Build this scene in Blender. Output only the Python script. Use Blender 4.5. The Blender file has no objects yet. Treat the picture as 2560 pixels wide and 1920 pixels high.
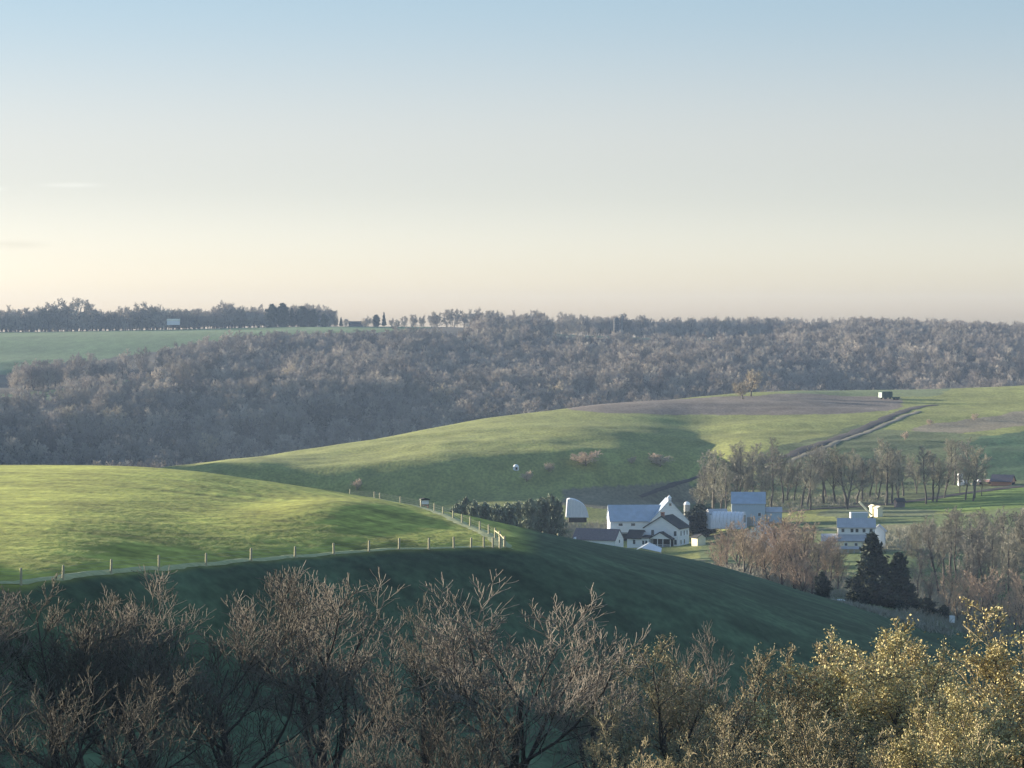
import bpy, math, random
import numpy as np
from mathutils import Vector, Matrix

# ------------------------------------------------------------------ camera, sky, sun, exposure
F = 2904.0            # focal length in pixels of a 1024 px wide frame
HY = 320.0            # picture row of the eye level
E = 120.0             # eye height (metres above the datum)
SUN_AZ = math.radians(58)     # degrees to the left of the view direction (+y)
SUN_EL = math.radians(7.4)
HAZE = 5.2e-5
sc = bpy.context.scene
COL = sc.collection

cam_d = bpy.data.cameras.new('camera')
cam = bpy.data.objects.new('camera', cam_d); COL.objects.link(cam)
cam_d.sensor_fit = 'HORIZONTAL'; cam_d.sensor_width = 36.0
cam_d.lens = F / 1024.0 * 36.0
cam_d.shift_y = -(384.0 - HY) / 1024.0
cam_d.clip_start = 0.5; cam_d.clip_end = 30000
cam.location = (0, 0, E); cam.rotation_euler = (math.radians(90), 0, 0)
sc.camera = cam

world = bpy.data.worlds.new('World'); sc.world = world; world.use_nodes = True
def build_world():
    nt = world.node_tree; N = nt.nodes; L = nt.links; N.clear()
    out = N.new('ShaderNodeOutputWorld'); bg = N.new('ShaderNodeBackground')
    bg.inputs['Strength'].default_value = 0.126
    tc = N.new('ShaderNodeTexCoord'); mul = N.new('ShaderNodeVectorMath'); mul.operation = 'MULTIPLY'
    mul.inputs[1].default_value = (1, 1, 2.6)
    nrm = N.new('ShaderNodeVectorMath'); nrm.operation = 'NORMALIZE'
    sky = N.new('ShaderNodeTexSky'); sky.sky_type = 'NISHITA'; sky.sun_disc = False
    sky.sun_elevation = SUN_EL; sky.sun_rotation = -SUN_AZ
    sky.altitude = 300; sky.air_density = 1.0; sky.dust_density = 2.2; sky.ozone_density = 2.5
    L.new(tc.outputs['Generated'], mul.inputs[0]); L.new(mul.outputs[0], nrm.inputs[0])
    L.new(nrm.outputs[0], sky.inputs['Vector'])
    hs = N.new('ShaderNodeHueSaturation'); hs.inputs['Saturation'].default_value = 0.50
    hs.inputs['Value'].default_value = 1.0
    sp_ = N.new('ShaderNodeSeparateXYZ'); L.new(tc.outputs['Generated'], sp_.inputs[0])
    el_ = N.new('ShaderNodeMapRange'); el_.inputs['From Min'].default_value = .0; el_.inputs['From Max'].default_value = .5; L.new(sp_.outputs[2], el_.inputs[0])
    tint = N.new('ShaderNodeValToRGB'); L.new(el_.outputs[0], tint.inputs[0]); cr = tint.color_ramp; cr.interpolation = 'EASE'
    for p_, c_ in ((0, (1.26, 1.15, 1.03)), (.022, (1.14, 1.06, .965)), (.11, (.935, .885, .815)), (.24, (.68, .83, .89)), (1, (.62, .92, 1.22))):
        e_ = cr.elements[0] if p_ == 0 else cr.elements[-1] if p_ == 1 else cr.elements.new(p_)
        e_.position = p_; e_.color = (*c_, 1)
    tm = N.new('ShaderNodeVectorMath'); tm.operation = 'MULTIPLY'; L.new(hs.outputs[0], tm.inputs[0]); L.new(tint.outputs[0], tm.inputs[1])
    gm = N.new('ShaderNodeGamma'); gm.inputs[1].default_value = .6; L.new(sky.outputs[0], gm.inputs[0]); L.new(gm.outputs[0], hs.inputs['Color'])
    # faint cirrus wisps low on the left
    sep = N.new('ShaderNodeSeparateXYZ'); L.new(tc.outputs['Generated'], sep.inputs[0])
    dens = None
    for (u, v, su, sv, k) in ((78, 187, 34, 3.0, .20), (22, 246, 36, 5.0, -.16), (0, 191, 16, 3.0, .18)):
        ax = (u - 512) / F; az = (HY - v) / F
        a = N.new('ShaderNodeMath'); a.operation = 'SUBTRACT'; a.inputs[1].default_value = ax
        L.new(sep.outputs[0], a.inputs[0])
        a2 = N.new('ShaderNodeMath'); a2.operation = 'DIVIDE'; a2.inputs[1].default_value = su / F
        L.new(a.outputs[0], a2.inputs[0])
        b = N.new('ShaderNodeMath'); b.operation = 'SUBTRACT'; b.inputs[1].default_value = az
        L.new(sep.outputs[2], b.inputs[0])
        b2 = N.new('ShaderNodeMath'); b2.operation = 'DIVIDE'; b2.inputs[1].default_value = sv / F
        L.new(b.outputs[0], b2.inputs[0])
        cmb = N.new('ShaderNodeCombineXYZ'); L.new(a2.outputs[0], cmb.inputs[0]); L.new(b2.outputs[0], cmb.inputs[1])
        ln = N.new('ShaderNodeVectorMath'); ln.operation = 'LENGTH'; L.new(cmb.outputs[0], ln.inputs[0])
        mr = N.new('ShaderNodeMapRange'); mr.interpolation_type = 'SMOOTHSTEP'
        mr.inputs['From Min'].default_value = 0; mr.inputs['From Max'].default_value = 1.3
        mr.inputs['To Min'].default_value = k; mr.inputs['To Max'].default_value = 0
        L.new(ln.outputs['Value'], mr.inputs['Value'])
        if dens is None: dens = mr.outputs[0]
        else:
            ad = N.new('ShaderNodeMath'); ad.operation = 'ADD'; L.new(dens, ad.inputs[0]); L.new(mr.outputs[0], ad.inputs[1]); dens = ad.outputs[0]
    mp = N.new('ShaderNodeMapping'); mp.inputs['Scale'].default_value = (60, 60, 900)
    L.new(tc.outputs['Generated'], mp.inputs[0])
    nz = N.new('ShaderNodeTexNoise'); nz.inputs['Scale'].default_value = 1; nz.inputs['Detail'].default_value = 4
    L.new(mp.outputs[0], nz.inputs['Vector'])
    m1 = N.new('ShaderNodeMath'); m1.operation = 'MULTIPLY'; L.new(dens, m1.inputs[0]); L.new(nz.outputs[0], m1.inputs[1])
    m2 = N.new('ShaderNodeMath'); m2.operation = 'ADD'; m2.inputs[1].default_value = 1.0; L.new(m1.outputs[0], m2.inputs[0])
    sc_ = N.new('ShaderNodeVectorMath'); sc_.operation = 'SCALE'; L.new(tm.outputs[0], sc_.inputs[0]); L.new(m2.outputs[0], sc_.inputs['Scale'])
    L.new(sc_.outputs[0], bg.inputs['Color']); L.new(bg.outputs[0], out.inputs['Surface'])
build_world()

sun_d = bpy.data.lights.new('sun', 'SUN'); sun_d.energy = 5.0; sun_d.angle = math.radians(0.6)
sun_d.color = (1.0, 0.88, 0.68)
sun = bpy.data.objects.new('sun', sun_d); COL.objects.link(sun)
LDIR = Vector((-math.sin(SUN_AZ) * math.cos(SUN_EL), math.cos(SUN_AZ) * math.cos(SUN_EL), math.sin(SUN_EL)))
sun.rotation_euler = LDIR.to_track_quat('Z', 'Y').to_euler()
sun.location = (-200, 100, 300)
vs = sc.view_settings; vs.view_transform = 'Standard'; vs.look = 'None'; vs.gamma = 1; vs.use_curve_mapping = False
vs.exposure = 1.85
cy = sc.cycles
cy.max_bounces = 5; cy.diffuse_bounces = 2; cy.glossy_bounces = 1; cy.volume_bounces = 1; cy.transmission_bounces = 2
cy.transparent_max_bounces = 8; cy.use_denoising = True; cy.sample_clamp_indirect = 4

# ------------------------------------------------------------------ helpers
def pts(v): return np.asarray(v, float)
def new_mesh(name, V, Fc, mats, midx=None, smooth=False):
    """V (n,3); Fc list of lists or (m,k) array"""
    me = bpy.data.meshes.new(name)
    V = np.asarray(V, np.float32)
    if isinstance(Fc, np.ndarray):
        m, k = Fc.shape
        me.vertices.add(len(V)); me.vertices.foreach_set('co', V.ravel())
        me.loops.add(m * k); me.loops.foreach_set('vertex_index', Fc.astype(np.int32).ravel())
        me.polygons.add(m); me.polygons.foreach_set('loop_start', np.arange(0, m * k, k, dtype=np.int32))
        me.update(calc_edges=True)
    else:
        me.from_pydata([tuple(map(float, p)) for p in V], [], Fc); me.update()
    for m_ in mats: me.materials.append(m_)
    if midx is not None: me.polygons.foreach_set('material_index', np.asarray(midx, np.int32))
    if smooth: me.polygons.foreach_set('use_smooth', np.ones(len(me.polygons), bool))
    return me
def link(name, data, parent=None, loc=(0, 0, 0), rz=0.0):
    o = bpy.data.objects.new(name, data); COL.objects.link(o)
    o.location = loc; o.rotation_euler = (0, 0, rz)
    if parent is not None: o.parent = parent
    return o
def tag(o, label=None, cat=None, group=None, kind=None):
    if label: o['label'] = label
    if cat: o['category'] = cat
    if group: o['group'] = group
    if kind: o['kind'] = kind
    return o
def thing(name, label, cat, loc, rz=0.0, group=None):
    return tag(link(name, None, None, loc, rz), label, cat, group)
def copy_tree(o, parent=None):
    c = o.copy(); COL.objects.link(c)
    if parent is not None: c.parent = parent
    for ch in list(o.children): copy_tree(ch, c)
    return c
ORD = ['first', 'second', 'third', 'fourth', 'fifth', 'sixth', 'seventh', 'eighth', 'ninth', 'tenth', 'eleventh', 'twelfth',
       'thirteenth', 'fourteenth', 'fifteenth', 'sixteenth', 'seventeenth', 'eighteenth', 'nineteenth', 'twentieth']
def ordinal(i):
    if i < 20: return ORD[i]
    t = ['', '', 'twenty', 'thirty', 'forty', 'fifty', 'sixty', 'seventy', 'eighty', 'ninety']
    a, b = divmod(i + 1, 10)
    return (t[a] + '-' + ORD[b - 1]) if b else t[a][:-1] + 'ieth'

class MB:
    def __init__(s): s.V = []; s.F = []; s.M = []
    def add(s, V, Fs, m=0):
        n = len(s.V); s.V += [tuple(v) for v in V]; s.F += [[i + n for i in f] for f in Fs]; s.M += [m] * len(Fs); return s
    def box(s, x0, x1, y0, y1, z0, z1, m=0):
        return s.add([(x0, y0, z0), (x1, y0, z0), (x1, y1, z0), (x0, y1, z0), (x0, y0, z1), (x1, y0, z1), (x1, y1, z1), (x0, y1, z1)],
                     [[0, 3, 2, 1], [4, 5, 6, 7], [0, 1, 5, 4], [1, 2, 6, 5], [2, 3, 7, 6], [3, 0, 4, 7]], m)
    def prism(s, poly, axis, a, b, m=0):
        """poly 2-D outline extruded from a to b along axis 'x' (poly in y,z) or 'y' (poly in x,z)"""
        n = len(poly)
        P = [((t, p[0], p[1]) if axis == 'x' else (p[0], t, p[1])) for t in (a, b) for p in poly]
        Fs = [list(range(n)), list(range(2 * n - 1, n - 1, -1))] + [[i, i + n, (i + 1) % n + n, (i + 1) % n] for i in range(n)]
        return s.add(P, Fs, m)
    def tube(s, p0, p1, r0, r1=None, n=8, m=0):
        r1 = r0 if r1 is None else r1
        p0 = Vector(p0); p1 = Vector(p1); t = (p1 - p0).normalized()
        a = t.cross(Vector((0, 0, 1)) if abs(t.z) < .9 else Vector((1, 0, 0))).normalized(); b = t.cross(a)
        V = [p + (a * math.cos(6.2832 * i / n) + b * math.sin(6.2832 * i / n)) * r for p, r in ((p0, r0), (p1, r1)) for i in range(n)]
        return s.add(V, [[i, (i + 1) % n, (i + 1) % n + n, i + n] for i in range(n)] + [list(range(n))[::-1], list(range(n, 2 * n))], m)
    def lathe(s, prof, n=16, c=(0, 0, 0), m=0):
        V = [(c[0] + r * math.cos(6.2832 * i / n), c[1] + r * math.sin(6.2832 * i / n), c[2] + z) for r, z in prof for i in range(n)]
        Fs = [[k * n + i, k * n + (i + 1) % n, (k + 1) * n + (i + 1) % n, (k + 1) * n + i] for k in range(len(prof) - 1) for i in range(n)]
        return s.add(V, Fs, m)
    def build(s, name, mats, parent=None, loc=(0, 0, 0), rz=0, smooth=False):
        if not isinstance(mats, (list, tuple)): mats = [mats]
        return link(name, new_mesh(name, s.V, s.F, mats, s.M, smooth), parent, loc, rz)

# ------------------------------------------------------------------ materials
def mat(name, c, c2=None, rough=0.85, scale=1.0, detail=4, rand=0.0, bump=0.0, bdist=0.1, spec=0.2, stretch=(1, 1, 1), c3=None):
    """diffuse-ish procedural material: noise mix between c and c2, and a per-object drift towards c3"""
    m = bpy.data.materials.new(name); m.use_nodes = True
    nt = m.node_tree; N = nt.nodes; L = nt.links
    b = N['Principled BSDF']; b.inputs['Roughness'].default_value = rough
    b.inputs['Specular IOR Level'].default_value = spec
    c2 = c2 or tuple(x * .75 for x in c)
    tc = N.new('ShaderNodeTexCoord'); mp = N.new('ShaderNodeMapping'); mp.inputs['Scale'].default_value = stretch
    L.new(tc.outputs['Object'], mp.inputs[0])
    nz = N.new('ShaderNodeTexNoise'); nz.inputs['Scale'].default_value = scale; nz.inputs['Detail'].default_value = detail
    L.new(mp.outputs[0], nz.inputs['Vector'])
    mr = N.new('ShaderNodeMapRange'); mr.inputs['From Min'].default_value = .35; mr.inputs['From Max'].default_value = .65
    L.new(nz.outputs[0], mr.inputs[0])
    mx = N.new('ShaderNodeMix'); mx.data_type = 'RGBA'; L.new(mr.outputs[0], mx.inputs[0])
    mx.inputs[6].default_value = (*c, 1); mx.inputs[7].default_value = (*c2, 1)
    col = mx.outputs[2]
    if c3 or rand:
        oi = N.new('ShaderNodeObjectInfo')
        if c3:
            m3 = N.new('ShaderNodeMix'); m3.data_type = 'RGBA'; L.new(oi.outputs['Random'], m3.inputs[0])
            L.new(col, m3.inputs[6]); m3.inputs[7].default_value = (*c3, 1); col = m3.outputs[2]
        if rand:
            r = N.new('ShaderNodeMapRange'); r.inputs['To Min'].default_value = 1 - rand; r.inputs['To Max'].default_value = 1 + rand
            fr = N.new('ShaderNodeMath'); fr.operation = 'MULTIPLY'; fr.inputs[1].default_value = 7.31
            f2 = N.new('ShaderNodeMath'); f2.operation = 'FRACT'
            L.new(oi.outputs['Random'], fr.inputs[0]); L.new(fr.outputs[0], f2.inputs[0]); L.new(f2.outputs[0], r.inputs[0])
            v = N.new('ShaderNodeVectorMath'); v.operation = 'SCALE'; L.new(col, v.inputs[0]); L.new(r.outputs[0], v.inputs['Scale']); col = v.outputs[0]
    L.new(col, b.inputs['Base Color'])
    if bump:
        bp = N.new('ShaderNodeBump'); bp.inputs['Strength'].default_value = bump; bp.inputs['Distance'].default_value = bdist
        L.new(nz.outputs[0], bp.inputs['Height']); L.new(bp.outputs[0], b.inputs['Normal'])
    return m
def metal_roof(name, c, pitch=0.6, rough=.45):
    m = mat(name, c, tuple(x * .82 for x in c), rough=rough, scale=.6, spec=.5, rand=.03)
    nt = m.node_tree; N = nt.nodes; L = nt.links
    tc = N.new('ShaderNodeTexCoord'); w = N.new('ShaderNodeTexWave'); w.bands_direction = 'X'; w.inputs['Scale'].default_value = 1 / pitch * .32
    L.new(tc.outputs['Object'], w.inputs['Vector'])
    b = N.new('ShaderNodeBump'); b.inputs['Strength'].default_value = .4; b.inputs['Distance'].default_value = .04
    L.new(w.outputs['Fac'], b.inputs['Height']); L.new(b.outputs[0], N['Principled BSDF'].inputs['Normal'])
    return m
M = {}
M['white'] = mat('white_siding', (.84, .85, .88), (.76, .77, .80), scale=.8, stretch=(.3, .3, 6), rough=.6)
M['cream'] = mat('cream_siding', (.80, .74, .56), (.72, .66, .48), scale=.8, rough=.7)
M['blueroof'] = metal_roof('blue_metal_roof', (.34, .41, .52))
M['greyroof'] = metal_roof('grey_metal_roof', (.42, .42, .46))
M['bluewall'] = mat('pale_blue_siding', (.50, .58, .66), (.43, .51, .60), scale=1.2, stretch=(6, 6, .3))
M['black'] = mat('black_shingle', (.035, .037, .042), (.055, .055, .06), scale=3, rough=.9)
M['purple'] = mat('weathered_brown_shingle', (.19, .155, .165), (.15, .125, .135), scale=2, rough=.9)
M['dark'] = mat('dark_opening', (.03, .032, .035), (.045, .045, .05), rough=.9)
M['glass'] = mat('window_glass', (.05, .06, .08), (.08, .09, .1), rough=.15, spec=.6)
M['brick'] = mat('chimney_brick', (.30, .13, .10), (.22, .10, .08), scale=4)
M['stone'] = mat('grey_foundation', (.33, .33, .32), (.25, .25, .24), scale=2)
M['tarp'] = mat('white_tarp', (.72, .73, .80), (.62, .63, .70), rough=.5, scale=1.5, stretch=(2.5, 2.5, .5), bump=.3)
M['red'] = mat('faded_red_boards', (.72, .33, .22), (.60, .27, .18), scale=3, stretch=(5, 5, .4))
M['rust'] = mat('reddish_legs', (.34, .20, .15))
M['green_box'] = mat('dark_green_panel', (.06, .11, .09), (.04, .08, .07))
M['sunlit_panel'] = mat('sunlit_green_panel', (.62, .70, .62))  # pale tone puts the sun on the trailer's left end into the colour
M['wood'] = mat('weathered_post', (.52, .46, .30), (.40, .36, .25), scale=6, stretch=(4, 4, .5))
M['wire'] = mat('fence_wire', (.30, .30, .30), rough=.5)
M['bark'] = mat('grey_bark', (.13, .11, .095), (.08, .07, .06), scale=2, stretch=(3, 3, .6), rand=.15)
M['bark_dark'] = mat('dark_bark', (.06, .052, .045), (.035, .03, .028), scale=2, stretch=(3, 3, .6), rand=.15)
M['twig_grey'] = mat('grey_brown_twigs', (.115, .10, .078), (.07, .062, .05), scale=.8, rand=.15, c3=(.20, .175, .15))
M['twig_tan'] = mat('tan_twigs', (.31, .295, .22), (.24, .23, .175), scale=.5, rand=.15, c3=(.28, .265, .22))
M['twig_pink'] = mat('pinkish_twigs', (.40, .30, .24), (.30, .22, .18), scale=.5, rand=.15, c3=(.34, .28, .20))
M['twig_pale'] = mat('pale_shrub_twigs', (.55, .45, .36), (.42, .34, .28), scale=.8, rand=.1)
M['twig_dim'] = mat('dim_grey_twigs', (.25, .235, .20), (.18, .17, .15), scale=.6, rand=.2)
M['twig_gold'] = mat('olive_gold_twigs', (.36, .30, .19), (.22, .185, .12), scale=.8, rand=.1)
M['bud_gold'] = mat('golden_buds', (.52, .46, .23), (.40, .36, .18), scale=.7, rand=.12, c3=(.50, .42, .20))
M['bud_tan'] = mat('tan_olive_buds', (.36, .33, .20), (.26, .24, .15), scale=.7, rand=.15, c3=(.38, .33, .18))
M['bud_yellow'] = mat('yellow_green_buds', (.42, .42, .12), (.34, .36, .11), scale=.7)
M['wood_crown'] = mat('bare_wood_crowns', (.335, .285, .255), (.21, .18, .17), scale=.06, detail=3, rand=.42, c3=(.38, .335, .285))
M['pale_crown'] = mat('pale_budding_crown', (.50, .43, .33), (.36, .31, .24), scale=.3, rand=.15)
M['needle'] = mat('dark_evergreen', (.026, .042, .034), (.07, .08, .05), scale=.9, rand=.15)
M['needle_pale'] = mat('pale_evergreen', (.28, .31, .22), (.09, .11, .08), scale=.5, rand=.15)

# ------------------------------------------------------------------ terrain
def pchip(x, y, xi):
    x = np.asarray(x, float); y = np.asarray(y, float); h = np.diff(x); d = np.diff(y) / h
    m = np.zeros_like(y)
    for i in range(1, len(x) - 1):       # finite-difference slope, limited
        if d[i - 1] * d[i] <= 0: m[i] = 0
        else:
            w1 = 2 * h[i] + h[i - 1]; w2 = h[i] + 2 * h[i - 1]
            m[i] = (w1 + w2) / (w1 / d[i - 1] + w2 / d[i])
    m[0] = d[0]; m[-1] = d[-1]
    xi = np.clip(xi, x[0], x[-1]); k = np.clip(np.searchsorted(x, xi, side='right') - 1, 0, len(x) - 2)
    t = (xi - x[k]) / h[k]
    return ((2*t**3 - 3*t**2 + 1) * y[k] + (t**3 - 2*t**2 + t) * h[k] * m[k] + (-2*t**3 + 3*t**2) * y[k+1] + (t**3 - t**2) * h[k] * m[k+1])
def cur(u, P): return pchip([p[0] for p in P], [p[1] for p in P], np.asarray(u, float))
UK = np.arange(-1000, 2001, 50.0)
near_crest = [(-1000, 440), (-300, 455), (0, 467), (100, 466), (170, 469), (250, 479), (310, 488), (370, 498), (426, 507), (463, 515), (502, 523), (574, 539),
              (648, 551), (713, 563), (787, 586), (856, 606), (926, 627), (1024, 655), (1300, 700), (2000, 730)]
near_d = [(-1000, 640), (250, 640), (370, 605), (463, 540), (560, 560), (700, 590), (1024, 590), (2000, 600)]
mid_crest = [(-1000, 500), (-200, 505), (0, 492), (100, 480), (162, 470), (208, 463), (324, 448), (417, 431), (463, 422), (532, 413), (583, 407), (634, 402),
             (695, 397), (741, 393), (787, 391), (880, 390), (949, 388), (1024, 385), (1300, 375), (2000, 370)]
mid_d = [(-1000, 1050), (0, 1060), (208, 1120), (324, 1220), (463, 1350), (583, 1430), (700, 1520), (880, 1600), (2000, 1650)]
fence_d = [(-1000, 205), (0, 228), (63, 245), (206, 293), (334, 335), (429, 362), (504, 380), (600, 390), (800, 400), (2000, 420)]
fence_y = [(-1000, 480), (-300, 560), (0, 588), (63, 578), (111, 573), (206, 565), (295, 558), (369, 553), (429, 549), (504, 549), (600, 573), (700, 602), (800, 636), (900, 664), (1024, 695), (2000, 760)]
def dr(y, d): return (y - HY) * d / F
ND = 700
DG = np.concatenate([np.linspace(-100, 20, 10)[:-1], np.geomspace(20, 6000, ND)])
def profile(u, cy_, my_):
    dc = float(cur(u, near_d)); dm = float(cur(u, mid_d)); df = float(cur(u, fence_d)); fy = float(cur(u, fence_y))
    K = [(-100, 4), (0, 3.2), (40, 10), (90, 21)]
    # ground under the foreground trees
    K += [(150, 29.5 + (u > 500) * (u - 500) * .010 if u < 1200 else 36)]
    dm1 = max(df * .82, 165)
    K += [(dm1, dr(fy, df) + 5.5 + max(0, min(1, (600 - u) / 600)) * 2.5)]
    K += [(df, dr(fy, df))]
    K += [(.45 * df + .55 * dc, dr(cy_, dc) * .5 + dr(fy, df) * .5 - .6)]
    K += [(dc, dr(cy_, dc))]
    # valley behind the near hill
    s = max(0, min(1, (u - 560) / 260.0))
    v1 = dr(cy_, dc) + 9 + 3 * (1 - s); 
    if u > 700: v1 = max(v1 - 6 * min(1, (u - 700) / 150.), 66.5) if u > 780 else v1 - 3 * min(1, (u - 700) / 150.)
    K += [(dc + 95, v1)]
    farm_y = float(cur(u, [(-1000, 560), (300, 540), (460, 545), (560, 553), (660, 550), (750, 540), (860, 533), (950, 530), (1024, 524), (2000, 500)]))
    K += [(900, dr(farm_y, 900))]
    b_y = float(cur(u, [(-1000, 540), (200, 528), (330, 488), (463, 502), (583, 500), (660, 508), (700, 507), (800, 503), (900, 497), (1024, 488), (2000, 470)]))
    m_y = float(cur(u, [(-1000, 500), (324, 470), (417, 462), (463, 456), (583, 452), (660, 452), (800, 447), (1024, 448), (2000, 440)]))
    if u < 705:      # left of the draw the slope breaks into a steep bank turned away from the sun
        vb = float(cur(u, [(-1000, 505), (130, 482), (250, 474), (324, 467), (463, 451), (588, 446), (650, 449), (705, 458)]))
        db = min(1130 + (u - 324) * .18, dm - 45); dl = db - 75
        K += [(dl, dr(vb + 52, dl)), (db, dr(vb, db))]
        if dm > 1330: K += [(db * .5 + dm * .5, dr(my_ + (vb - my_) * .40, db * .5 + dm * .5))]
    else:
        K += [(1055, dr(b_y, 1055)), (1190, dr(m_y, 1190)), (1380, dr(my_ + (m_y - my_) * .42, 1380))]
    if dm < 1180: K += [(dm, dr(my_, dm)), (1280, dr(my_, dm) + 7)]
    else: K += [(dm, dr(my_, dm))]
    K += [(1880, 112)]
    lf = max(0, min(1, (260 - u) / 260.))      # left: the far slope is gentler, with the fields
    rg = float(cur(u, [(-1000, 332), (0, 332), (150, 330), (330, 326.5), (450, 327), (540, 333), (700, 339), (850, 340), (950, 341), (1024, 345), (2000, 345)]))
    K += [(2080, dr(421, 2080)), (2350, dr(385 - 6 * lf, 2350)), (2550, dr(359 - 2 * lf, 2550)), (2800, dr(rg + 3, 2800)), (2950, dr(rg, 2950)), (3200, dr(rg + 2, 3200)), (3600, dr(rg + 14, 3600)), (6000, 90)]
    # out of view to the left: ground raised to cast shade over pasture and valley
    off = max(0, min(1, (-150 - u) / 350.))
    if off > 0:
        K2 = []
        for d, z in K:
            if 1700 < d < 2300: z = z * (1 - off) + 22 * off
            if 1130 < d < 1400: z = z * (1 - off) + -4 * off
            if 1000 < d <= 1130: z = z * (1 - off) + 8 * off
            if 90 <= d <= 235: z = z * (1 - off) + (z - 5) * off
            K2.append((d, z))
        K = K2
    K.sort()
    xs = [k[0] for k in K]; ys = [k[1] for k in K]
    return pchip(xs, ys, DG)
_fade = lambda u: 1
def build_table():
    cyv = cur(UK, near_crest).copy(); myv = cur(UK, mid_crest).copy()
    tcy, tmy = cyv.copy(), myv.copy()
    for it in range(4):
        T = np.array([profile(u, cyv[i], myv[i]) for i, u in enumerate(UK)])
        Y = HY + F * T / np.maximum(DG, 5)[None]
        a = (DG > 420) & (DG < 800); b = (DG > 950) & (DG < 1750)
        ac = (DG[None] > 420) & (DG[None] < cur(UK, near_d)[:, None] + 45)
        cyv += np.clip(tcy - np.where(ac, Y, 1e9).min(1), -8, 8); myv += tmy - Y[:, b].min(1)
    T = np.array([profile(u, cyv[i], myv[i]) for i, u in enumerate(UK)])
    UF = np.arange(-1000, 2001, 10.0)
    TF = np.array([pchip(UK, T[:, j], UF) for j in range(T.shape[1])]).T
    k = np.array([1, 3, 4, 3, 1.]); k /= k.sum()
    P = np.pad(TF, ((2, 2), (0, 0)), 'edge'); TF = sum(k[i] * P[i:i + TF.shape[0]] for i in range(5))
    return UF, TF
UF, TF = build_table()
rng = np.random.default_rng(5)
_perm = rng.permutation(4096)
_val = rng.random(4096) * 2 - 1
def vnoise(x, y, sd=0):
    xi = np.floor(x).astype(int); yi = np.floor(y).astype(int); fx = x - xi; fy = y - yi
    fx = fx * fx * (3 - 2 * fx); fy = fy * fy * (3 - 2 * fy)
    def h(a, b): return _val[_perm[(_perm[(a + sd * 131) & 4095] + b) & 4095]]
    return (h(xi, yi) * (1 - fx) + h(xi + 1, yi) * fx) * (1 - fy) + (h(xi, yi + 1) * (1 - fx) + h(xi + 1, yi + 1) * fx) * fy
def fbm(x, y, o=4, sd=0):
    s = 0; a = 1
    for i in range(o): s = s + a * vnoise(x * 2**i, y * 2**i, sd + i); a *= .5
    return s
def sst(a, b, x):
    t = np.clip((x - a) / (b - a), 0, 1); return t * t * (3 - 2 * t)
def gz(x, y):
    """ground height in metres at world x, y"""
    x = np.asarray(x, float); y = np.asarray(y, float)
    u = np.clip(512 + F * x / np.maximum(y, 45), UF[0], UF[-1] - .01)
    fu = (u - UF[0]) / 10.0; iu = np.floor(fu).astype(int); iu = np.clip(iu, 0, len(UF) - 2); fu = fu - iu
    j = np.clip(np.searchsorted(DG, y, side='right') - 1, 0, len(DG) - 2); fj = np.clip((y - DG[j]) / (DG[j + 1] - DG[j]), 0, 1)
    d = (TF[iu, j] * (1 - fu) + TF[iu + 1, j] * fu) * (1 - fj) + (TF[iu, j + 1] * (1 - fu) + TF[iu + 1, j + 1] * fu) * fj
    z = E - d
    past = sst(.9, 1.1, y / cur(u, fence_d)) * sst(700, 600, y)
    # swaths left by the mower curve round the shoulder of the hill
    r = np.hypot((x + 70) / 1.0, (y - 470) / 3.2)
    z = z + past * sst(520, 440, u) * (.02 * np.sin(r * 2 * math.pi / 4.2 + 3.5 * fbm(x / 14, y / 40, 3, 9)) * (.6 + .6 * fbm(x / 25, y / 40, 2, 12)) + .018 * fbm(x / 5, y / 9, 4, 2))
    z = z + .5 * sst(250, 420, y) * sst(2000, 900, y) * fbm(x / 55, y / 80, 3, 20) * sst(440, 640, np.abs(y - 60 + 0 * x) + 0)
    z = z + .9 * sst(1180, 1260, y) * sst(1700, 1500, y) * fbm(x / 120, y / 60, 3, 31)
    z = z + 1.7 * np.exp(-((x + 27) / 9.) ** 2 - ((y - 440) / 75.) ** 2)
    z = z + 8.0 * sst(1750, 2050, y) * sst(2600, 2350, y) * fbm(x / 130, y / 170, 3, 40)
    z = z + .55 * sst(1080, 1130, y) * sst(1330, 1230, y) * fbm(x / 30, y / 26, 3, 33)
    z = z + .06 * fbm(x / 9, y / 14, 3, 50) * sst(60, 200, y) * sst(1400, 800, y)
    return z
def uxy(u, d): return ((u - 512) * d / F, float(d))
def gp(u, d, dz=0.0):
    x, y = uxy(u, d); return Vector((x, y, float(gz(x, y)) + dz))
def hit(u, v, d0, d1):
    """distance at which the ground of column u shows at picture row v"""
    ds = np.linspace(d0, d1, 400); x = (u - 512) * ds / F; y_ = HY + F * (E - gz(x, ds)) / ds
    k = int(np.argmin(np.abs(y_ - v))); return float(ds[k])
def inpoly(px, py, poly):
    ins = np.zeros(px.shape, bool); n = len(poly)
    for i in range(n):
        x0, y0 = poly[i]; x1, y1 = poly[(i + 1) % n]
        if y0 == y1: continue
        c = ((y0 > py) != (y1 > py)) & (px < (x1 - x0) * (py - y0) / (y1 - y0) + x0)
        ins ^= c
    return ins

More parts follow.
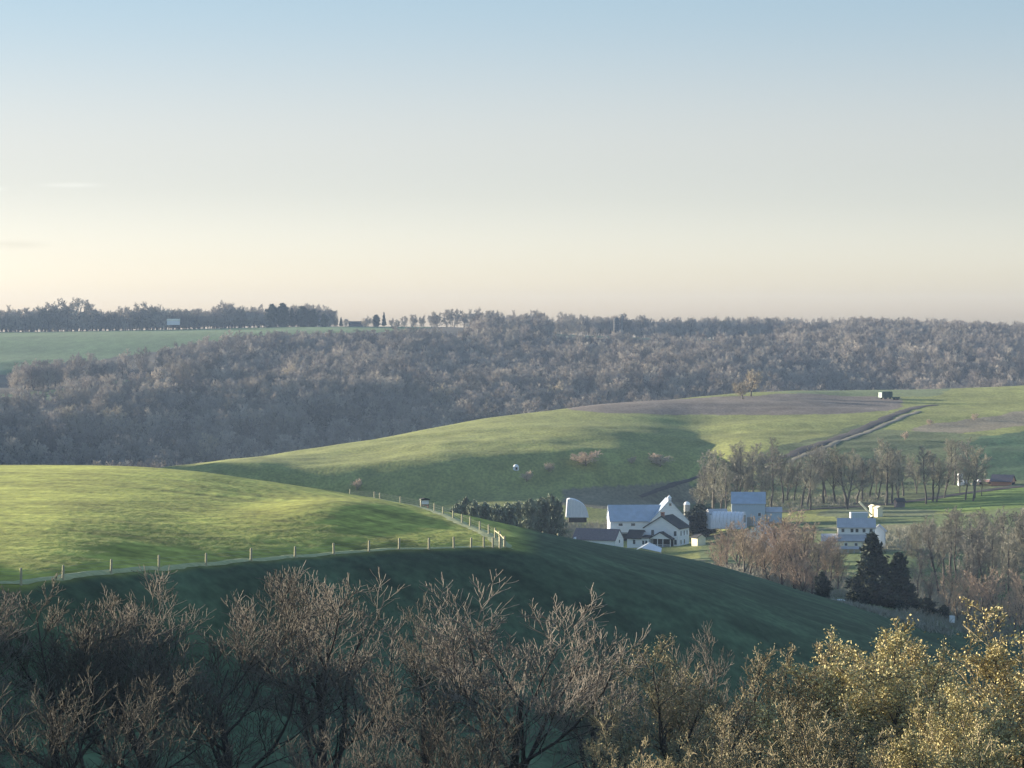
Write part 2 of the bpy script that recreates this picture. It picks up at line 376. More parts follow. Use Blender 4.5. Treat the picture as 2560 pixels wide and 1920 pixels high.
def build_terrain():
    tcol = np.concatenate([np.linspace(-.85, -.2, 70)[:-1], np.linspace(-.2, .2, 560), np.linspace(.2, .85, 70)[1:]])
    rows = np.concatenate([np.linspace(-90, 15, 8)[:-1], np.geomspace(15, 180, 60)[:-1], np.geomspace(180, 720, 330)[:-1], np.geomspace(720, 1750, 330)[:-1], np.geomspace(1750, 3250, 150)[:-1], np.linspace(3250, 3500, 6)])
    Y, T = np.meshgrid(rows, tcol, indexing='ij'); X = T * (Y + 110)
    Z = gz(X, Y)
    nr, nc = X.shape
    V = np.stack([X, Y, Z], -1).reshape(-1, 3)
    I = np.arange(nr * nc).reshape(nr, nc)
    Fc = np.stack([I[:-1, :-1], I[:-1, 1:], I[1:, 1:], I[1:, :-1]], -1).reshape(-1, 4)
    # albedo of the crops and soils
    rr_ = np.hypot(X + 70, (Y - 470) / 3.2); swath = np.sin(rr_ * 2 * math.pi / 2.6 + 2.5 * fbm(X / 16, Y / 45, 3, 9))
    u = 512 + F * X / np.maximum(Y, 45); v = HY + F * (E - Z) / np.maximum(Y, 45)
    w1 = fbm(X / 30, Y / 45, 4, 60); w2 = fbm(X / 5, Y / 9, 3, 70)
    C = np.zeros(X.shape + (3,))
    def setc(mask, c): 
        mask = np.asarray(mask, float)[..., None]; C[:] = C * (1 - mask) + np.array(c) * mask
    setc(np.ones(X.shape), (.056, .090, .046))                              # dark green base crop
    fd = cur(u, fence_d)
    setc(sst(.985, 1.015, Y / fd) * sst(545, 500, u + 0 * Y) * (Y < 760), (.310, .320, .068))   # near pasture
    mid = (Y > 800) & (Y < 1800)
    C *= (1 + (.12 * swath * (.5 + .5 * sst(60, 330, u))) * ((Y > fd) & (Y < 760) & (u < 560)))[..., None]
    setc(mid, (.218, .228, .072))
    uj = u + 5 * w1; vj = v + 1.5 * w1
    setc(mid & inpoly(uj, vj, [(560, 408), (640, 401), (700, 397), (786, 394), (865, 394), (902, 400), (905, 407), (890, 412), (800, 413.5), (700, 415), (600, 413)]), (.170, .138, .118))
    setc(mid & inpoly(uj, vj, [(760, 391), (880, 388), (960, 387), (930, 396), (860, 395), (800, 394)]), (.16, .19, .09))
    setc(mid & inpoly(uj, vj, [(905, 436), (930, 424), (1030, 412), (1400, 405), (1400, 424), (1030, 424), (960, 434)]), (.215, .18, .125))
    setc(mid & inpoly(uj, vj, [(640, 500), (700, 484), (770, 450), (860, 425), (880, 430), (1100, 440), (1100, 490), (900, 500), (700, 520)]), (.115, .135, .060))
    setc(mid & inpoly(uj, vj, [(560, 489), (640, 484), (690, 480), (700, 500), (640, 512), (560, 505)]), (.17, .15, .10))
    setc(mid & (Y < 1060) & (u > 690) & (w1 > .25), (.13, .145, .075))
    setc(mid & inpoly(uj, vj, [(905, 500), (960, 493), (1100, 482), (1100, 506), (960, 512), (905, 509)]), (.15, .21, .050))
    setc(mid & inpoly(uj, vj, [(955, 447), (985, 436), (1040, 430), (1500, 425), (1500, 480), (990, 480), (960, 470)]), (.065, .115, .055))  # dark patch: shade on the right pasture painted into the crop colour
    setc((Y > 640) & (Y < 960) & (u > 700) & (v < 640), (.125, .155, .062))
    setc((Y > 640) & (Y < 960) & (u > 700) & (w1 > .5), (.17, .16, .09))
    setc((Y > 1750), (.105, .085, .066))                                     # leaf litter under the woods
    far = Y > 2200
    setc(far & inpoly(u + 8 * w1, v + 1.0 * w1, [(-900, 380), (-100, 385), (0, 376), (40, 368), (80, 362), (130, 356), (185, 347), (220, 339), (300, 334), (390, 332), (440, 326), (300, 322), (-900, 322)]), (.115, .170, .070))
    setc(far & inpoly(u, v, [(535, 337), (600, 339), (720, 341), (840, 341), (840, 338), (700, 334), (560, 332)]), (.20, .20, .11))
    setc((Y > 2000) & (Y < 2700) & inpoly(u, v, [(-300, 410), (0, 403), (48, 402), (100, 392), (170, 381), (168, 376), (90, 384), (40, 392), (0, 395), (-300, 400)]), (.20, .23, .10))
    w3 = fbm(X / 38, Y / 4.5 + X / 14, 3, 90); near = (Y < 760)
    C *= (1 + .13 * w1 + .10 * w2 + (.16 * w2 + .16 * w3) * near)[..., None]
    C = np.clip(C, .01, .9)
    m = bpy.data.materials.new('fields'); m.use_nodes = True; nt = m.node_tree; N = nt.nodes; L = nt.links
    b = N['Principled BSDF']; b.inputs['Roughness'].default_value = .95; b.inputs['Specular IOR Level'].default_value = .1
    at = N.new('ShaderNodeAttribute'); at.attribute_name = 'crop'
    tc = N.new('ShaderNodeTexCoord')
    n1 = N.new('ShaderNodeTexNoise'); n1.inputs['Scale'].default_value = .9; n1.inputs['Detail'].default_value = 5
    mp = N.new('ShaderNodeMapping'); mp.inputs['Scale'].default_value = (1, .35, 1); L.new(tc.outputs['Object'], mp.inputs[0]); L.new(mp.outputs[0], n1.inputs['Vector'])
    n2 = N.new('ShaderNodeTexNoise'); n2.inputs['Scale'].default_value = .12; n2.inputs['Detail'].default_value = 4; L.new(mp.outputs[0], n2.inputs['Vector'])
    a = N.new('ShaderNodeMapRange'); a.inputs['From Min'].default_value = .3; a.inputs['From Max'].default_value = .7; a.inputs['To Min'].default_value = .72; a.inputs['To Max'].default_value = 1.28
    L.new(n1.outputs[0], a.inputs[0])
    a2 = N.new('ShaderNodeMapRange'); a2.inputs['From Min'].default_value = .3; a2.inputs['From Max'].default_value = .7; a2.inputs['To Min'].default_value = .85; a2.inputs['To Max'].default_value = 1.15
    L.new(n2.outputs[0], a2.inputs[0])
    mm = N.new('ShaderNodeMath'); mm.operation = 'MULTIPLY'; L.new(a.outputs[0], mm.inputs[0]); L.new(a2.outputs[0], mm.inputs[1])
    s = N.new('ShaderNodeVectorMath'); s.operation = 'SCALE'; L.new(at.outputs['Color'], s.inputs[0]); L.new(mm.outputs[0], s.inputs['Scale'])
    L.new(s.outputs[0], b.inputs['Base Color'])
    bp = N.new('ShaderNodeBump'); bp.inputs['Strength'].default_value = .5; bp.inputs['Distance'].default_value = .25; L.new(n1.outputs[0], bp.inputs['Height']); L.new(bp.outputs[0], b.inputs['Normal'])
    me = new_mesh('ground', V, Fc, [m], smooth=True)
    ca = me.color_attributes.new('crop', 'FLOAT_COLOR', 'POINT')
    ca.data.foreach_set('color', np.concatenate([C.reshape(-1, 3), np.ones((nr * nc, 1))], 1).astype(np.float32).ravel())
    o = link('ground', me); tag(o, 'rolling farmland of green fields and ploughed strips', None, None, 'structure')
    return V[:, 2].min(), V[:, 2].max()
ZMIN, ZMAX = build_terrain()

def strip(name, line, width, m, lift=.05, step=2.0, jitter=.25, label=None):
    """a narrow sheet draped on the ground along a line of (u, d)"""
    P = [Vector(uxy(u, d) + (0,)) for u, d in line]; Q = []
    for a, b in zip(P[:-1], P[1:]):
        n = max(1, int((b - a).length / step)); Q += [a.lerp(b, i / n) for i in range(n)]
    Q.append(P[-1]); V = []; nw = 5
    R = random.Random(len(Q))
    for i, q in enumerate(Q):
        t = (Q[min(i + 2, len(Q) - 1)] - Q[max(i - 2, 0)]).normalized(); nrm = Vector((-t.y, t.x, 0))
        wl = width * (1 + R.uniform(-jitter, jitter)); wr = width * (1 + R.uniform(-jitter, jitter))
        for k in range(nw):
            f = k / (nw - 1); p = q + nrm * (-wl + f * (wl + wr)) * .5
            V.append((p.x, p.y, float(gz(p.x, p.y)) + lift * (1 if 0 < k < nw - 1 else .4)))
    I = np.arange(len(V)).reshape(-1, nw)
    o = link(name, new_mesh(name, V, np.stack([I[:-1, :-1], I[:-1, 1:], I[1:, 1:], I[1:, :-1]], -1).reshape(-1, 4), [m], smooth=True))
    return tag(o, label, None, None, 'structure')
M['verge'] = mat('dry_pale_grass', (.42, .42, .22), (.30, .32, .15), scale=1.0, bump=.5, bdist=.3)
M['track'] = mat('bare_farm_track', (.24, .21, .15), (.17, .15, .11), scale=.6, bump=.4)
M['darksoil'] = mat('dark_ditch', (.075, .062, .056), (.05, .042, .04), scale=.6, bump=.5)

# ------------------------------------------------------------------ fence round the near pasture
leg1 = [(-40, 226), (21, 234), (63, 245), (111, 261), (159, 277), (206, 293), (251, 308), (295, 322), (334, 335), (369, 346), (399, 355), (429, 362), (454, 369), (471, 374), (484, 377), (493, 379), (500, 380), (504.5, 383)]
leg2 = [(504.5, 383), (500, 392), (495, 401), (489, 411), (480, 424), (470, 438), (462, 452), (453, 468), (443, 488), (434.5, 506), (421, 535), (400.5, 570), (380, 592), (374.5, 600), (350, 622)]
strip('verge', [(u, d + 1.5) for u, d in leg1], 1.1, M['verge'], lift=.10, label='pale dry grass along the fence foot')
strip('verge', [(u - 1.0, d) for u, d in leg2[:]], 2.6, M['verge'], lift=.10, label='pale mown strip climbing inside the fence')
def build_fence():
    p0 = gp(504.5, 383)
    t = thing('pasture_fence', 'wooden post fence turning a corner round the sunlit near pasture', 'fence', p0)
    R = random.Random(3); tops = []
    for k, (u, d) in enumerate(leg1 + leg2[1:]):
        g = gp(u, d) - p0; h = 1.35 + R.uniform(-.12, .12); r = .11 if d < 300 else .13
        if 16 <= k <= 18: r = .16; h = 1.5
        mb = MB(); dx, dy = R.uniform(-.05, .05), R.uniform(-.04, .04)
        mb.tube(g + Vector((0, 0, -.3)), g + Vector((dx, dy, h)), r * 1.05, r * .92, 8)
        mb.tube(g + Vector((dx, dy, h)), g + Vector((dx, dy, h + .05)), r * .92, r * .5, 8)
        mb.build('post', M['wood'], t); tops.append(g + Vector((dx, dy, 0)))
    c = gp(504.5, 383) - p0
    for (a, b) in (((500, 380), (504.5, 383)), ((504.5, 383), (500, 392)), ((500, 392), (495, 401))):
        A = gp(*a) - p0; B = gp(*b) - p0
        MB().tube(A + Vector((0, 0, 1.1)), B + Vector((0, 0, 1.1)), .07, .07, 6).build('brace_rail', M['wood'], t)
    for h in (.45, .8, 1.15):
        mb = MB()
        for a, b in zip(tops[:-1], tops[1:]): mb.tube(a + Vector((0, 0, h)), b + Vector((0, 0, h)), .006, .006, 4)
        mb.build('wire', M['wire'], t)
build_fence()

# ------------------------------------------------------------------ trees
def grow(seed, H, trunk=.6, counts=(9, 8, 7, 4), t0=(.25, .15, .1, .1), ang=(45, 42, 40, 38), ratio=(.62, .5, .5, .5), up=(.12, .10, .06, .04),
         r0=.22, rr=(.5, .5, .5, .55), k=(7, 6, 5, 4, 3), wob=.12, taper=.35, falloff=.45, lean=0):
    R = np.random.default_rng(seed); out = []
    def poly(P0, D0, Ln, r, kk, upf, n):
        P = np.zeros((n, kk, 3)); P[:, 0] = P0; D = D0.copy(); st = (Ln / (kk - 1))[:, None]
        for i in range(1, kk):
            D = D + R.normal(0, wob, (n, 3)); D[:, 2] += upf; D /= np.linalg.norm(D, axis=1, keepdims=True)
            P[:, i] = P[:, i - 1] + D * st
        rad = r[:, None] * (1 - (1 - taper) * np.linspace(0, 1, kk)[None])
        return P, rad
    D0 = np.array([[lean, 0, 1.]]); Ln = np.array([H * trunk])
    P, rad = poly(np.zeros((1, 3)), D0 / np.linalg.norm(D0), Ln, np.array([r0]), k[0], .15, 1); out.append((P, rad))
    for lv, c in enumerate(counts):
        n0, kk, _ = P.shape; n = n0 * c
        par = np.repeat(np.arange(n0), c)
        t = t0[lv] + (1 - t0[lv]) * ((np.tile(np.arange(c), n0) + R.random(n) * .9 + .1) / c); t = np.clip(t, 0, .999)
        s = t * (kk - 1); i = np.floor(s).astype(int); f = (s - i)[:, None]
        P0 = P[par, i] * (1 - f) + P[par, i + 1] * f
        T = P[par, i + 1] - P[par, i]; T /= np.linalg.norm(T, axis=1, keepdims=True)
        ref = np.where(np.abs(T[:, 2:3]) < .9, [[0, 0, 1.]], [[1., 0, 0]]); A = np.cross(T, ref); A /= np.linalg.norm(A, axis=1, keepdims=True); B = np.cross(T, A)
        az = np.tile(np.arange(c) * 2.4, n0) + R.random(n0)[par] * 6.28 + R.normal(0, .4, n)
        a = np.radians(ang[lv] + R.normal(0, 9, n))
        D = T * np.cos(a)[:, None] + (A * np.cos(az)[:, None] + B * np.sin(az)[:, None]) * np.sin(a)[:, None]
        L2 = Ln[par] * ratio[lv] * (1 - falloff * (t - t0[lv])) * R.uniform(.75, 1.2, n)
        pr = rad[par, i] * (1 - f[:, 0]) + rad[par, i + 1] * f[:, 0]
        r = pr * rr[lv] * R.uniform(.8, 1.1, n)
        P, rad = poly(P0, D, L2, r, k[lv + 1], up[lv], n); Ln = L2
        out.append((P, rad))
    s = H / max(o[0][..., 2].max() for o in out)
    return [(P * s, r * s) for P, r in out]
def tubes(P, rad, sides, rmin=0.0):
    n, k, _ = P.shape; rad = np.maximum(rad, rmin)
    T = np.gradient(P, axis=1); T /= np.linalg.norm(T, axis=2, keepdims=True) + 1e-9
    ref = np.where(np.abs(T[..., 2:3]) < .9, [[[0, 0, 1.]]], [[[1., 0, 0]]]); A = np.cross(T, ref); A /= np.linalg.norm(A, axis=2, keepdims=True); B = np.cross(T, A)
    th = np.arange(sides) * 2 * np.pi / sides
    V = P[:, :, None] + (A[:, :, None] * np.cos(th)[None, None, :, None] + B[:, :, None] * np.sin(th)[None, None, :, None]) * rad[:, :, None, None]
    I = np.arange(n * k * sides).reshape(n, k, sides); J = np.roll(I, -1, 2)
    Fc = np.stack([I[:, :-1], J[:, :-1], J[:, 1:], I[:, 1:]], -1).reshape(-1, 4)
    return V.reshape(-1, 3), Fc
def ribbons(P, w, R):
    """flat twig blades along polylines"""
    n, k, _ = P.shape; D = R.normal(0, 1, (n, 1, 3)); T = P[:, -1:] - P[:, :1]
    S = np.cross(T, D); S /= np.linalg.norm(S, axis=2, keepdims=True) + 1e-9
    ww = w * np.linspace(1, .35, k)[None, :, None] * .5
    V = np.stack([P - S * ww, P + S * ww], 2); I = np.arange(n * k * 2).reshape(n, k, 2)
    Fc = np.stack([I[:, :-1, 0], I[:, :-1, 1], I[:, 1:, 1], I[:, 1:, 0]], -1).reshape(-1, 4)
    return V.reshape(-1, 3), Fc
def leafs(C, size, R, asp=1.6):
    n = len(C); A = R.normal(0, 1, (n, 3)); A /= np.linalg.norm(A, axis=1, keepdims=True); B = np.cross(A, R.normal(0, 1, (n, 3))); B /= np.linalg.norm(B, axis=1, keepdims=True)
    s = (size * R.uniform(.6, 1.3, n))[:, None]; a = A * s * asp * .5; b = B * s * .5
    V = np.stack([C - a, C + b, C + a, C - b], 1).reshape(-1, 3); return V, np.arange(n * 4).reshape(n, 4)
def merge(parts):
    V = []; Fc = []; Mi = []; o = 0
    for (v, f), m in parts: V.append(v); Fc.append(f + o); Mi.append(np.full(len(f), m)); o += len(v)
    return np.concatenate(V), np.concatenate(Fc), np.concatenate(Mi)
def tree_meshes(name, lv, split, mats, twig_sides=3, rmin=.01, ribbon=0, bud=0, bsize=.1, bspread=.1, seed=0, extra=0):
    """two meshes: trunk (levels < split) and crown (the rest, plus buds)"""
    R = np.random.default_rng(seed + 99)
    a = merge([(tubes(P, r, 7 if i == 0 else 5, rmin), 0) for i, (P, r) in enumerate(lv[:split])])
    parts = []
    for i, (P, r) in enumerate(lv[split:]):
        last = i == len(lv[split:]) - 1
        if ribbon and last: parts.append((ribbons(P, ribbon, R), 0))
        else: parts.append((tubes(P, r, twig_sides, rmin), 0))
    if bud:
        P = lv[-1][0]; n = int(len(P) * bud); idx = R.integers(0, len(P), n); t = R.random(n) * (P.shape[1] - 1); i = np.minimum(t.astype(int), P.shape[1] - 2); f = (t - i)[:, None]
        C = P[idx, i] * (1 - f) + P[idx, i + 1] * f + R.normal(0, bspread, (n, 3)); parts.append((leafs(C, bsize, R), 1))
    b = merge(parts)
    return new_mesh(name + '_trunk', a[0], a[1], [mats[0]], a[2]), new_mesh(name + '_crown', b[0], b[1], mats[1:], b[2])

def make_proto(kind, seed):
    if kind == 'fore':
        lv = grow(seed, 13, .55, (8, 8, 7, 6), (.12, .15, .15, .1), (42, 40, 38, 36), (.95, .50, .55, .62), (.10, .10, .11, .10), r0=.26, rr=(.55, .5, .5, .5), k=(6, 7, 5, 5, 5), wob=.11, falloff=.35)
        return tree_meshes('bare', lv, 3, [M['bark_dark'], M['twig_grey']], rmin=.013, seed=seed)
    if kind in ('gold', 'goldy'):
        lv = grow(seed, 12, .5, (9, 8, 8, 6), (.12, .12, .1, .1), (40, 40, 40, 38), (.95, .5, .5, .48), (.10, .09, .08, .06), r0=.24, rr=(.55, .5, .5, .55), k=(6, 7, 5, 4, 4), wob=.12)
        return tree_meshes('budding', lv, 3, [M['bark_dark'], M['twig_gold'], M['bud_gold'] if kind == 'goldy' else M['bud_tan']], rmin=.018, bud=10.0 if kind == 'goldy' else 2.6, bsize=.06, bspread=.11, seed=seed)
    if kind in ('row', 'rowtan'):
        lv = grow(seed, 25, .72, (13, 8, 8, 7), (.30, .2, .15, .1), (38, 42, 42, 42), (.38, .45, .5, .5), (.10, .07, .05, .03), r0=.42, rr=(.42, .5, .5, .5), k=(7, 5, 4, 3, 3), wob=.11)
        return tree_meshes('tall', lv, 2, [M['bark'], M['twig_tan'] if kind == 'rowtan' else M['twig_dim']], rmin=.045, ribbon=.085, seed=seed)
    if kind == 'pink':
        lv = grow(seed, 15, .6, (11, 8, 7, 5), (.12, .15, .1, .1), (30, 35, 38, 36), (.7, .45, .5, .5), (.14, .12, .10, .08), r0=.26, rr=(.5, .5, .5, .5), k=(6, 5, 4, 3, 3), wob=.10)
        return tree_meshes('thicket', lv, 2, [M['bark'], M['twig_pink']], rmin=.022, ribbon=.06, seed=seed)
    if kind in ('pale', 'yellow', 'ridge'):
        H0 = HREF[kind]
        lv = grow(seed, H0, .6, (13, 8, 7, 6), (.16, .15, .1, .1), (58, 48, 45, 45), (.60, .52, .5, .5), (.13, .08, .04, .02), r0=.45, rr=(.42, .5, .5, .5), k=(6, 5, 4, 3, 3), wob=.14)
        mt = M['wood_crown'] if kind == 'ridge' else M['pale_crown']
        return tree_meshes(kind, lv, 2, [M['bark'], mt, M['bud_yellow']], rmin=.07, ribbon=.26, bud=1.2 if kind == 'yellow' else 0, bsize=.45, bspread=.25, seed=seed)
    if kind == 'shrub':
        lv = grow(seed, 6, .4, (12, 8, 7, 4), (.02, .1, .1, .1), (50, 40, 40, 40), (1.3, .5, .5, .5), (.04, .06, .05, .03), r0=.12, rr=(.6, .5, .5, .5), k=(5, 5, 4, 3, 3), wob=.12)
        return tree_meshes('shrub', lv, 1, [M['bark'], M['twig_pale']], rmin=.02, ribbon=.12, seed=seed)
def conifer(seed, H, W, mats, col=.12, n=900, shape='cone'):
    R = np.random.default_rng(seed); P = []
    tr = tubes(np.array([[[0, 0, z] for z in np.linspace(0, H * .93, 6)]], float), np.linspace(.028 * H / 2, .03, 6)[None], 7)
    t = 1 - np.sqrt(R.random(n)) * (1 - col) if shape == 'cone' else col + (1 - col) * R.random(n)
    if shape == 'cone': t = col + (1 - col) * (1 - np.sqrt(R.random(n)))
    lob = 1 + .22 * np.sin(R.random() * 6 + t * 25)
    Rm = W * .5 * ((1 - (t - col) / (1 - col)) ** .8 * .95 + .05) * lob if shape == 'cone' else W * .5 * np.sqrt(np.maximum(0, 1 - (2 * (t - col) / (1 - col) - .85) ** 2 * .75)) * lob
    az = R.random(n) * 6.283; Rm = Rm * (1 + .25 * np.sin(az * 3 + seed + t * 9)); rf = R.uniform(.35, 1.05, n)
    base = np.stack([np.cos(az) * Rm * rf * .2, np.sin(az) * Rm * rf * .2, t * H], 1)
    tip = np.stack([np.cos(az) * Rm * rf, np.sin(az) * Rm * rf, t * H + Rm * rf * R.uniform(-.25, .35, n)], 1)
    m = (base + tip) / 2 + np.array([0, 0, .03 * H]) * R.uniform(0, 1, (n, 1))
    BR = np.stack([base, m, tip], 1)
    c = 26; idx = np.repeat(np.arange(n), c); s = R.random(n * c) ** .6; 
    C = base[idx] * (1 - s)[:, None] + tip[idx] * s[:, None] + R.normal(0, .018 * H, (n * c, 3))
    b = merge([(ribbons(BR, .06, R), 0), (leafs(C, .028 * H, R, 2.6), 0)])
    return new_mesh('conifer_trunk', tr[0], tr[1], [M['bark_dark']]), new_mesh('conifer_crown', b[0], b[1], [mats])
PROTO = {}
def proto(kind, i):
    key = (kind, i)
    if key not in PROTO: PROTO[key] = make_proto(kind, 17 * i + sum(map(ord, kind)))
    return PROTO[key]
HREF = dict(fore=13, gold=12, goldy=12, row=25, rowtan=25, pink=15, pale=18, yellow=18, ridge=20, shrub=6)
RT = random.Random(11)
def tree(kind, i, u, d, h, label, cat='tree', group=None, name='bare_tree', wide=1.0, meshes=None, href=None, sink=.15):
    g = gp(u, d); m = meshes or proto(kind, i); s = h / (href or HREF[kind])
    t = thing(name, label, cat, (g.x, g.y, g.z - sink), RT.uniform(0, 6.28), group)
    t.scale = (s * wide, s * wide, s)
    link('trunk', m[0], t); link('crown', m[1], t)
    return t
def rooted(v_top, d, u):
    """height of a tree at (u, d) whose top shows at picture row v_top"""
    return E - (v_top - HY) * d / F - gp(u, d).z

# --- foreground trees, left group bare, right group budding
fg = [ # kind, variant, u, d, top row, wide, label
 ('fore', 0, -55, 165, 590, 1.1, 'bare grey foreground tree cut off by the left edge of the photo'),
 ('fore', 1, 60, 172, 572, 1.2, 'dense bare foreground tree just inside the left edge, below the fence'),
 ('fore', 2, 150, 180, 568, 1.15, 'bare foreground tree whose twigs reach the fence, second of the left thicket'),
 ('fore', 0, 228, 168, 570, 1.15, 'bare foreground tree with dark forked limbs in the left thicket'),
 ('fore', 3, 318, 176, 566, 1.15, 'tallest bare foreground tree at the right end of the left thicket'),
 ('fore', 1, 425, 196, 592, .8, 'thin bare tree between the left thicket and the broad central tree'),
 ('fore', 2, 512, 178, 570, 1.15, 'broad bare central foreground tree standing against the dark slope'),
 ('fore', 3, 592, 190, 655, .8, 'low wispy bare tree right of the central tree'),
 ('fore', 0, 395, 140, 668, 1.0, 'low bare brown tree at the bottom edge, left of the centre'),
 ('fore', 3, 110, 140, 665, 1.05, 'low bare tree at the bottom edge of the left thicket'),
 ('fore', 1, 480, 135, 672, 1.0, 'low reddish-brown bare tree at the bottom edge below the central tree'),
 ('fore', 1, 716, 200, 622, .7, 'thin grey bare tree rising behind the olive-gold trees'),
 ('gold', 0, 668, 168, 637, 1.0, 'rounded olive-gold budding tree, leftmost of the golden foreground trees'),
 ('gold', 1, 772, 172, 645, 1.1, 'olive-gold budding tree with dark fanned limbs, second of the golden trees'),
 ('goldy', 2, 890, 165, 640, 1.2, 'brightest yellow-gold budding tree in the bottom right foreground'),
 ('goldy', 0, 985, 185, 617, 1.2, 'tall golden budding tree rising in the bottom right corner'),
 ('goldy', 1, 1068, 170, 612, 1.2, 'golden budding tree cut off by the right edge of the photo'),
 ('gold', 2, 630, 138, 712, .8, 'low olive budding bush tree at the bottom edge left of the golden trees'),
 ('gold', 0, 720, 136, 712, .9, 'low golden budding tree at the bottom edge under the rounded one'),
 ('gold', 1, 830, 136, 700, .95, 'low golden budding tree at the bottom edge between two taller ones'),
 ('goldy', 2, 950, 136, 700, .95, 'low golden budding tree at the bottom edge near the right corner'),
]
for kind, i, u, d, vt, w, lab in fg:
    vt -= 5 if kind == 'fore' else 8 if u < 850 else 16; w *= 1.12
    tree(kind, i, u, d, rooted(vt, d, u), lab, group='bare foreground trees' if kind == 'fore' else 'golden budding foreground trees', name='bare_tree' if kind == 'fore' else 'budding_tree', wide=w * HREF[kind] / 13)
# --- bare trees along the creek behind the farms
row = []
R2 = random.Random(21)
for k in range(50):
    u = 698 + k * 5.8 + R2.uniform(-4, 4); d = 1045 + 25 * math.sin(k * .9) + R2.uniform(-14, 14)
    top = 452 + 10 * math.sin(k * 1.7) + (k < 6) * 8 + R2.uniform(-8, 8)
    row.append((u, d, top))
for (u, d, top) in ((716, 1110, 448), (735, 1130, 440), (752, 1120, 452), (770, 1150, 436), (790, 1120, 455), (700, 1085, 470)): row.append((u, d, top))
row.sort()
for k, (u, d, top) in enumerate(row):
    kd = 'rowtan' if (k * 7) % 3 else 'row'
    tree(kd, k % 4, u, d, rooted(top, d, u), 'tall slender bare tree, %s from the left in the creekside row behind the farms' % ordinal(k), group='bare trees in the row behind the farms', wide=RT.uniform(.9, 1.25))
# --- pinkish thicket round the second farm, and the grove to the right of the conifers
th = []
for (u, d, top) in ((716, 715, 532), (727, 740, 520), (738, 720, 516), (750, 700, 530), (763, 720, 540), (775, 730, 520), (786, 745, 506), (798, 735, 508), (806, 715, 520), (816, 730, 530), (828, 720, 545), (736, 800, 524), (790, 790, 515), (812, 690, 560), (721, 690, 545), (744, 690, 528), (757, 745, 522), (769, 700, 545), (782, 700, 538), (794, 700, 528), (804, 690, 545), (826, 745, 534), (838, 720, 545), (868, 740, 548), (832, 790, 528)): th.append((u, d, top))
for k, (u, d, top) in enumerate(sorted(th)):
    tree('pink', k % 3, u, d, rooted(top, d, u), 'pinkish-tan bare tree, %s from the left in the thicket beyond the dark slope' % ordinal(k), group='pinkish bare trees around the middle farm', wide=RT.uniform(1.2, 1.5))
gr = []
for (u, d, top) in ((922, 760, 515), (938, 720, 512), (950, 780, 500), (962, 700, 530), (975, 750, 505), (988, 710, 525), (998, 770, 510), (1010, 700, 520), (1022, 740, 498), (1036, 720, 500), (930, 680, 565), (968, 670, 570), (1000, 665, 560), (1030, 670, 555), (912, 820, 515), (900, 850, 520), (918, 700, 545), (932, 790, 508), (944, 740, 510), (956, 760, 498), (969, 720, 508), (981, 790, 500), (992, 735, 516), (1004, 760, 498), (1016, 720, 512), (1028, 780, 500), (947, 690, 556), (985, 680, 558), (1015, 690, 560), (958, 665, 578), (1020, 660, 580), (905, 790, 528)): gr.append((u, d, top))
for k, (u, d, top) in enumerate(sorted(gr)):
    tree('pink' if top > 550 else 'row' if k % 2 else 'rowtan', k % 3, u, d, rooted(top + 6, d, u), 'bare tree, %s from the left in the grove right of the dark conifers' % ordinal(k), group='bare trees right of the conifers', wide=RT.uniform(.8, 1.05) * (1.3 if top > 550 else 1))

# --- conifers
c1 = conifer(1, 16, 6.8, M['needle'], n=900); c2 = conifer(2, 13, 5.6, M['needle'], n=800)
c3 = conifer(3, 7, 4.6, M['needle'], n=420, shape='round', col=.05); c4 = conifer(4, 8, 5.5, M['needle_pale'], n=420, shape='round', col=.08)
tree(None, 0, 872, 655, rooted(533, 655, 872), 'tallest dark conifer with a narrow tip below the grey-roofed house', 'tree', name='conifer', meshes=c1, href=16, wide=1.3)
tree(None, 0, 856, 650, rooted(576, 650, 856), 'lower dark conifer against the left side of the tallest one', 'tree', name='conifer', meshes=c2, href=13, wide=1.5)
tree(None, 0, 899, 655, rooted(552, 655, 899), 'dark pointed conifer right of the tallest one', 'tree', name='conifer', meshes=c2, href=13, wide=1.35)
tree(None, 0, 822, 660, rooted(572, 660, 822), 'small round dark evergreen at the edge of the dark slope', 'tree', name='evergreen_bush', meshes=c3, href=7, wide=.75)
tree(None, 0, 926, 662, 4.0, 'low dark evergreen bush between the conifers and the white sun spot', 'bush', name='evergreen_bush', meshes=c3, href=7, wide=1.9)
tree(None, 0, 944, 662, 3.6, 'low dark evergreen bush at the right foot of the grove', 'bush', name='evergreen_bush', meshes=c3, href=7, wide=1.2)
cl = [(457, 780, 499), (466, 800, 493), (474, 790, 496), (485, 800, 498), (497, 810, 500), (508, 800, 499), (519, 820, 497), (530, 815, 495), (541, 830, 494), (551, 835, 491), (556, 850, 498)]
for k, (u, d, top) in enumerate(cl):
    tree(None, 0, u, d, max(3, rooted(top + 6, d, u)), 'wind-bent evergreen, %s from the left in the dark clump beyond the fence corner' % ordinal(k), 'tree', 'evergreens in the clump beyond the fence corner', 'evergreen_tree', meshes=c4, href=8, wide=RT.uniform(.5, .72))
for (u, d, top, w, lab) in ((700, 955, 505, 1.6, 'dark evergreen hedge bush right of the big white barn'), (709, 965, 508, 1.5, 'dark round bush between the white barn and the blue barn')):
    tree(None, 0, u, d, rooted(top, d, u), lab, 'bush', name='evergreen_bush', meshes=c3, href=7, wide=w)

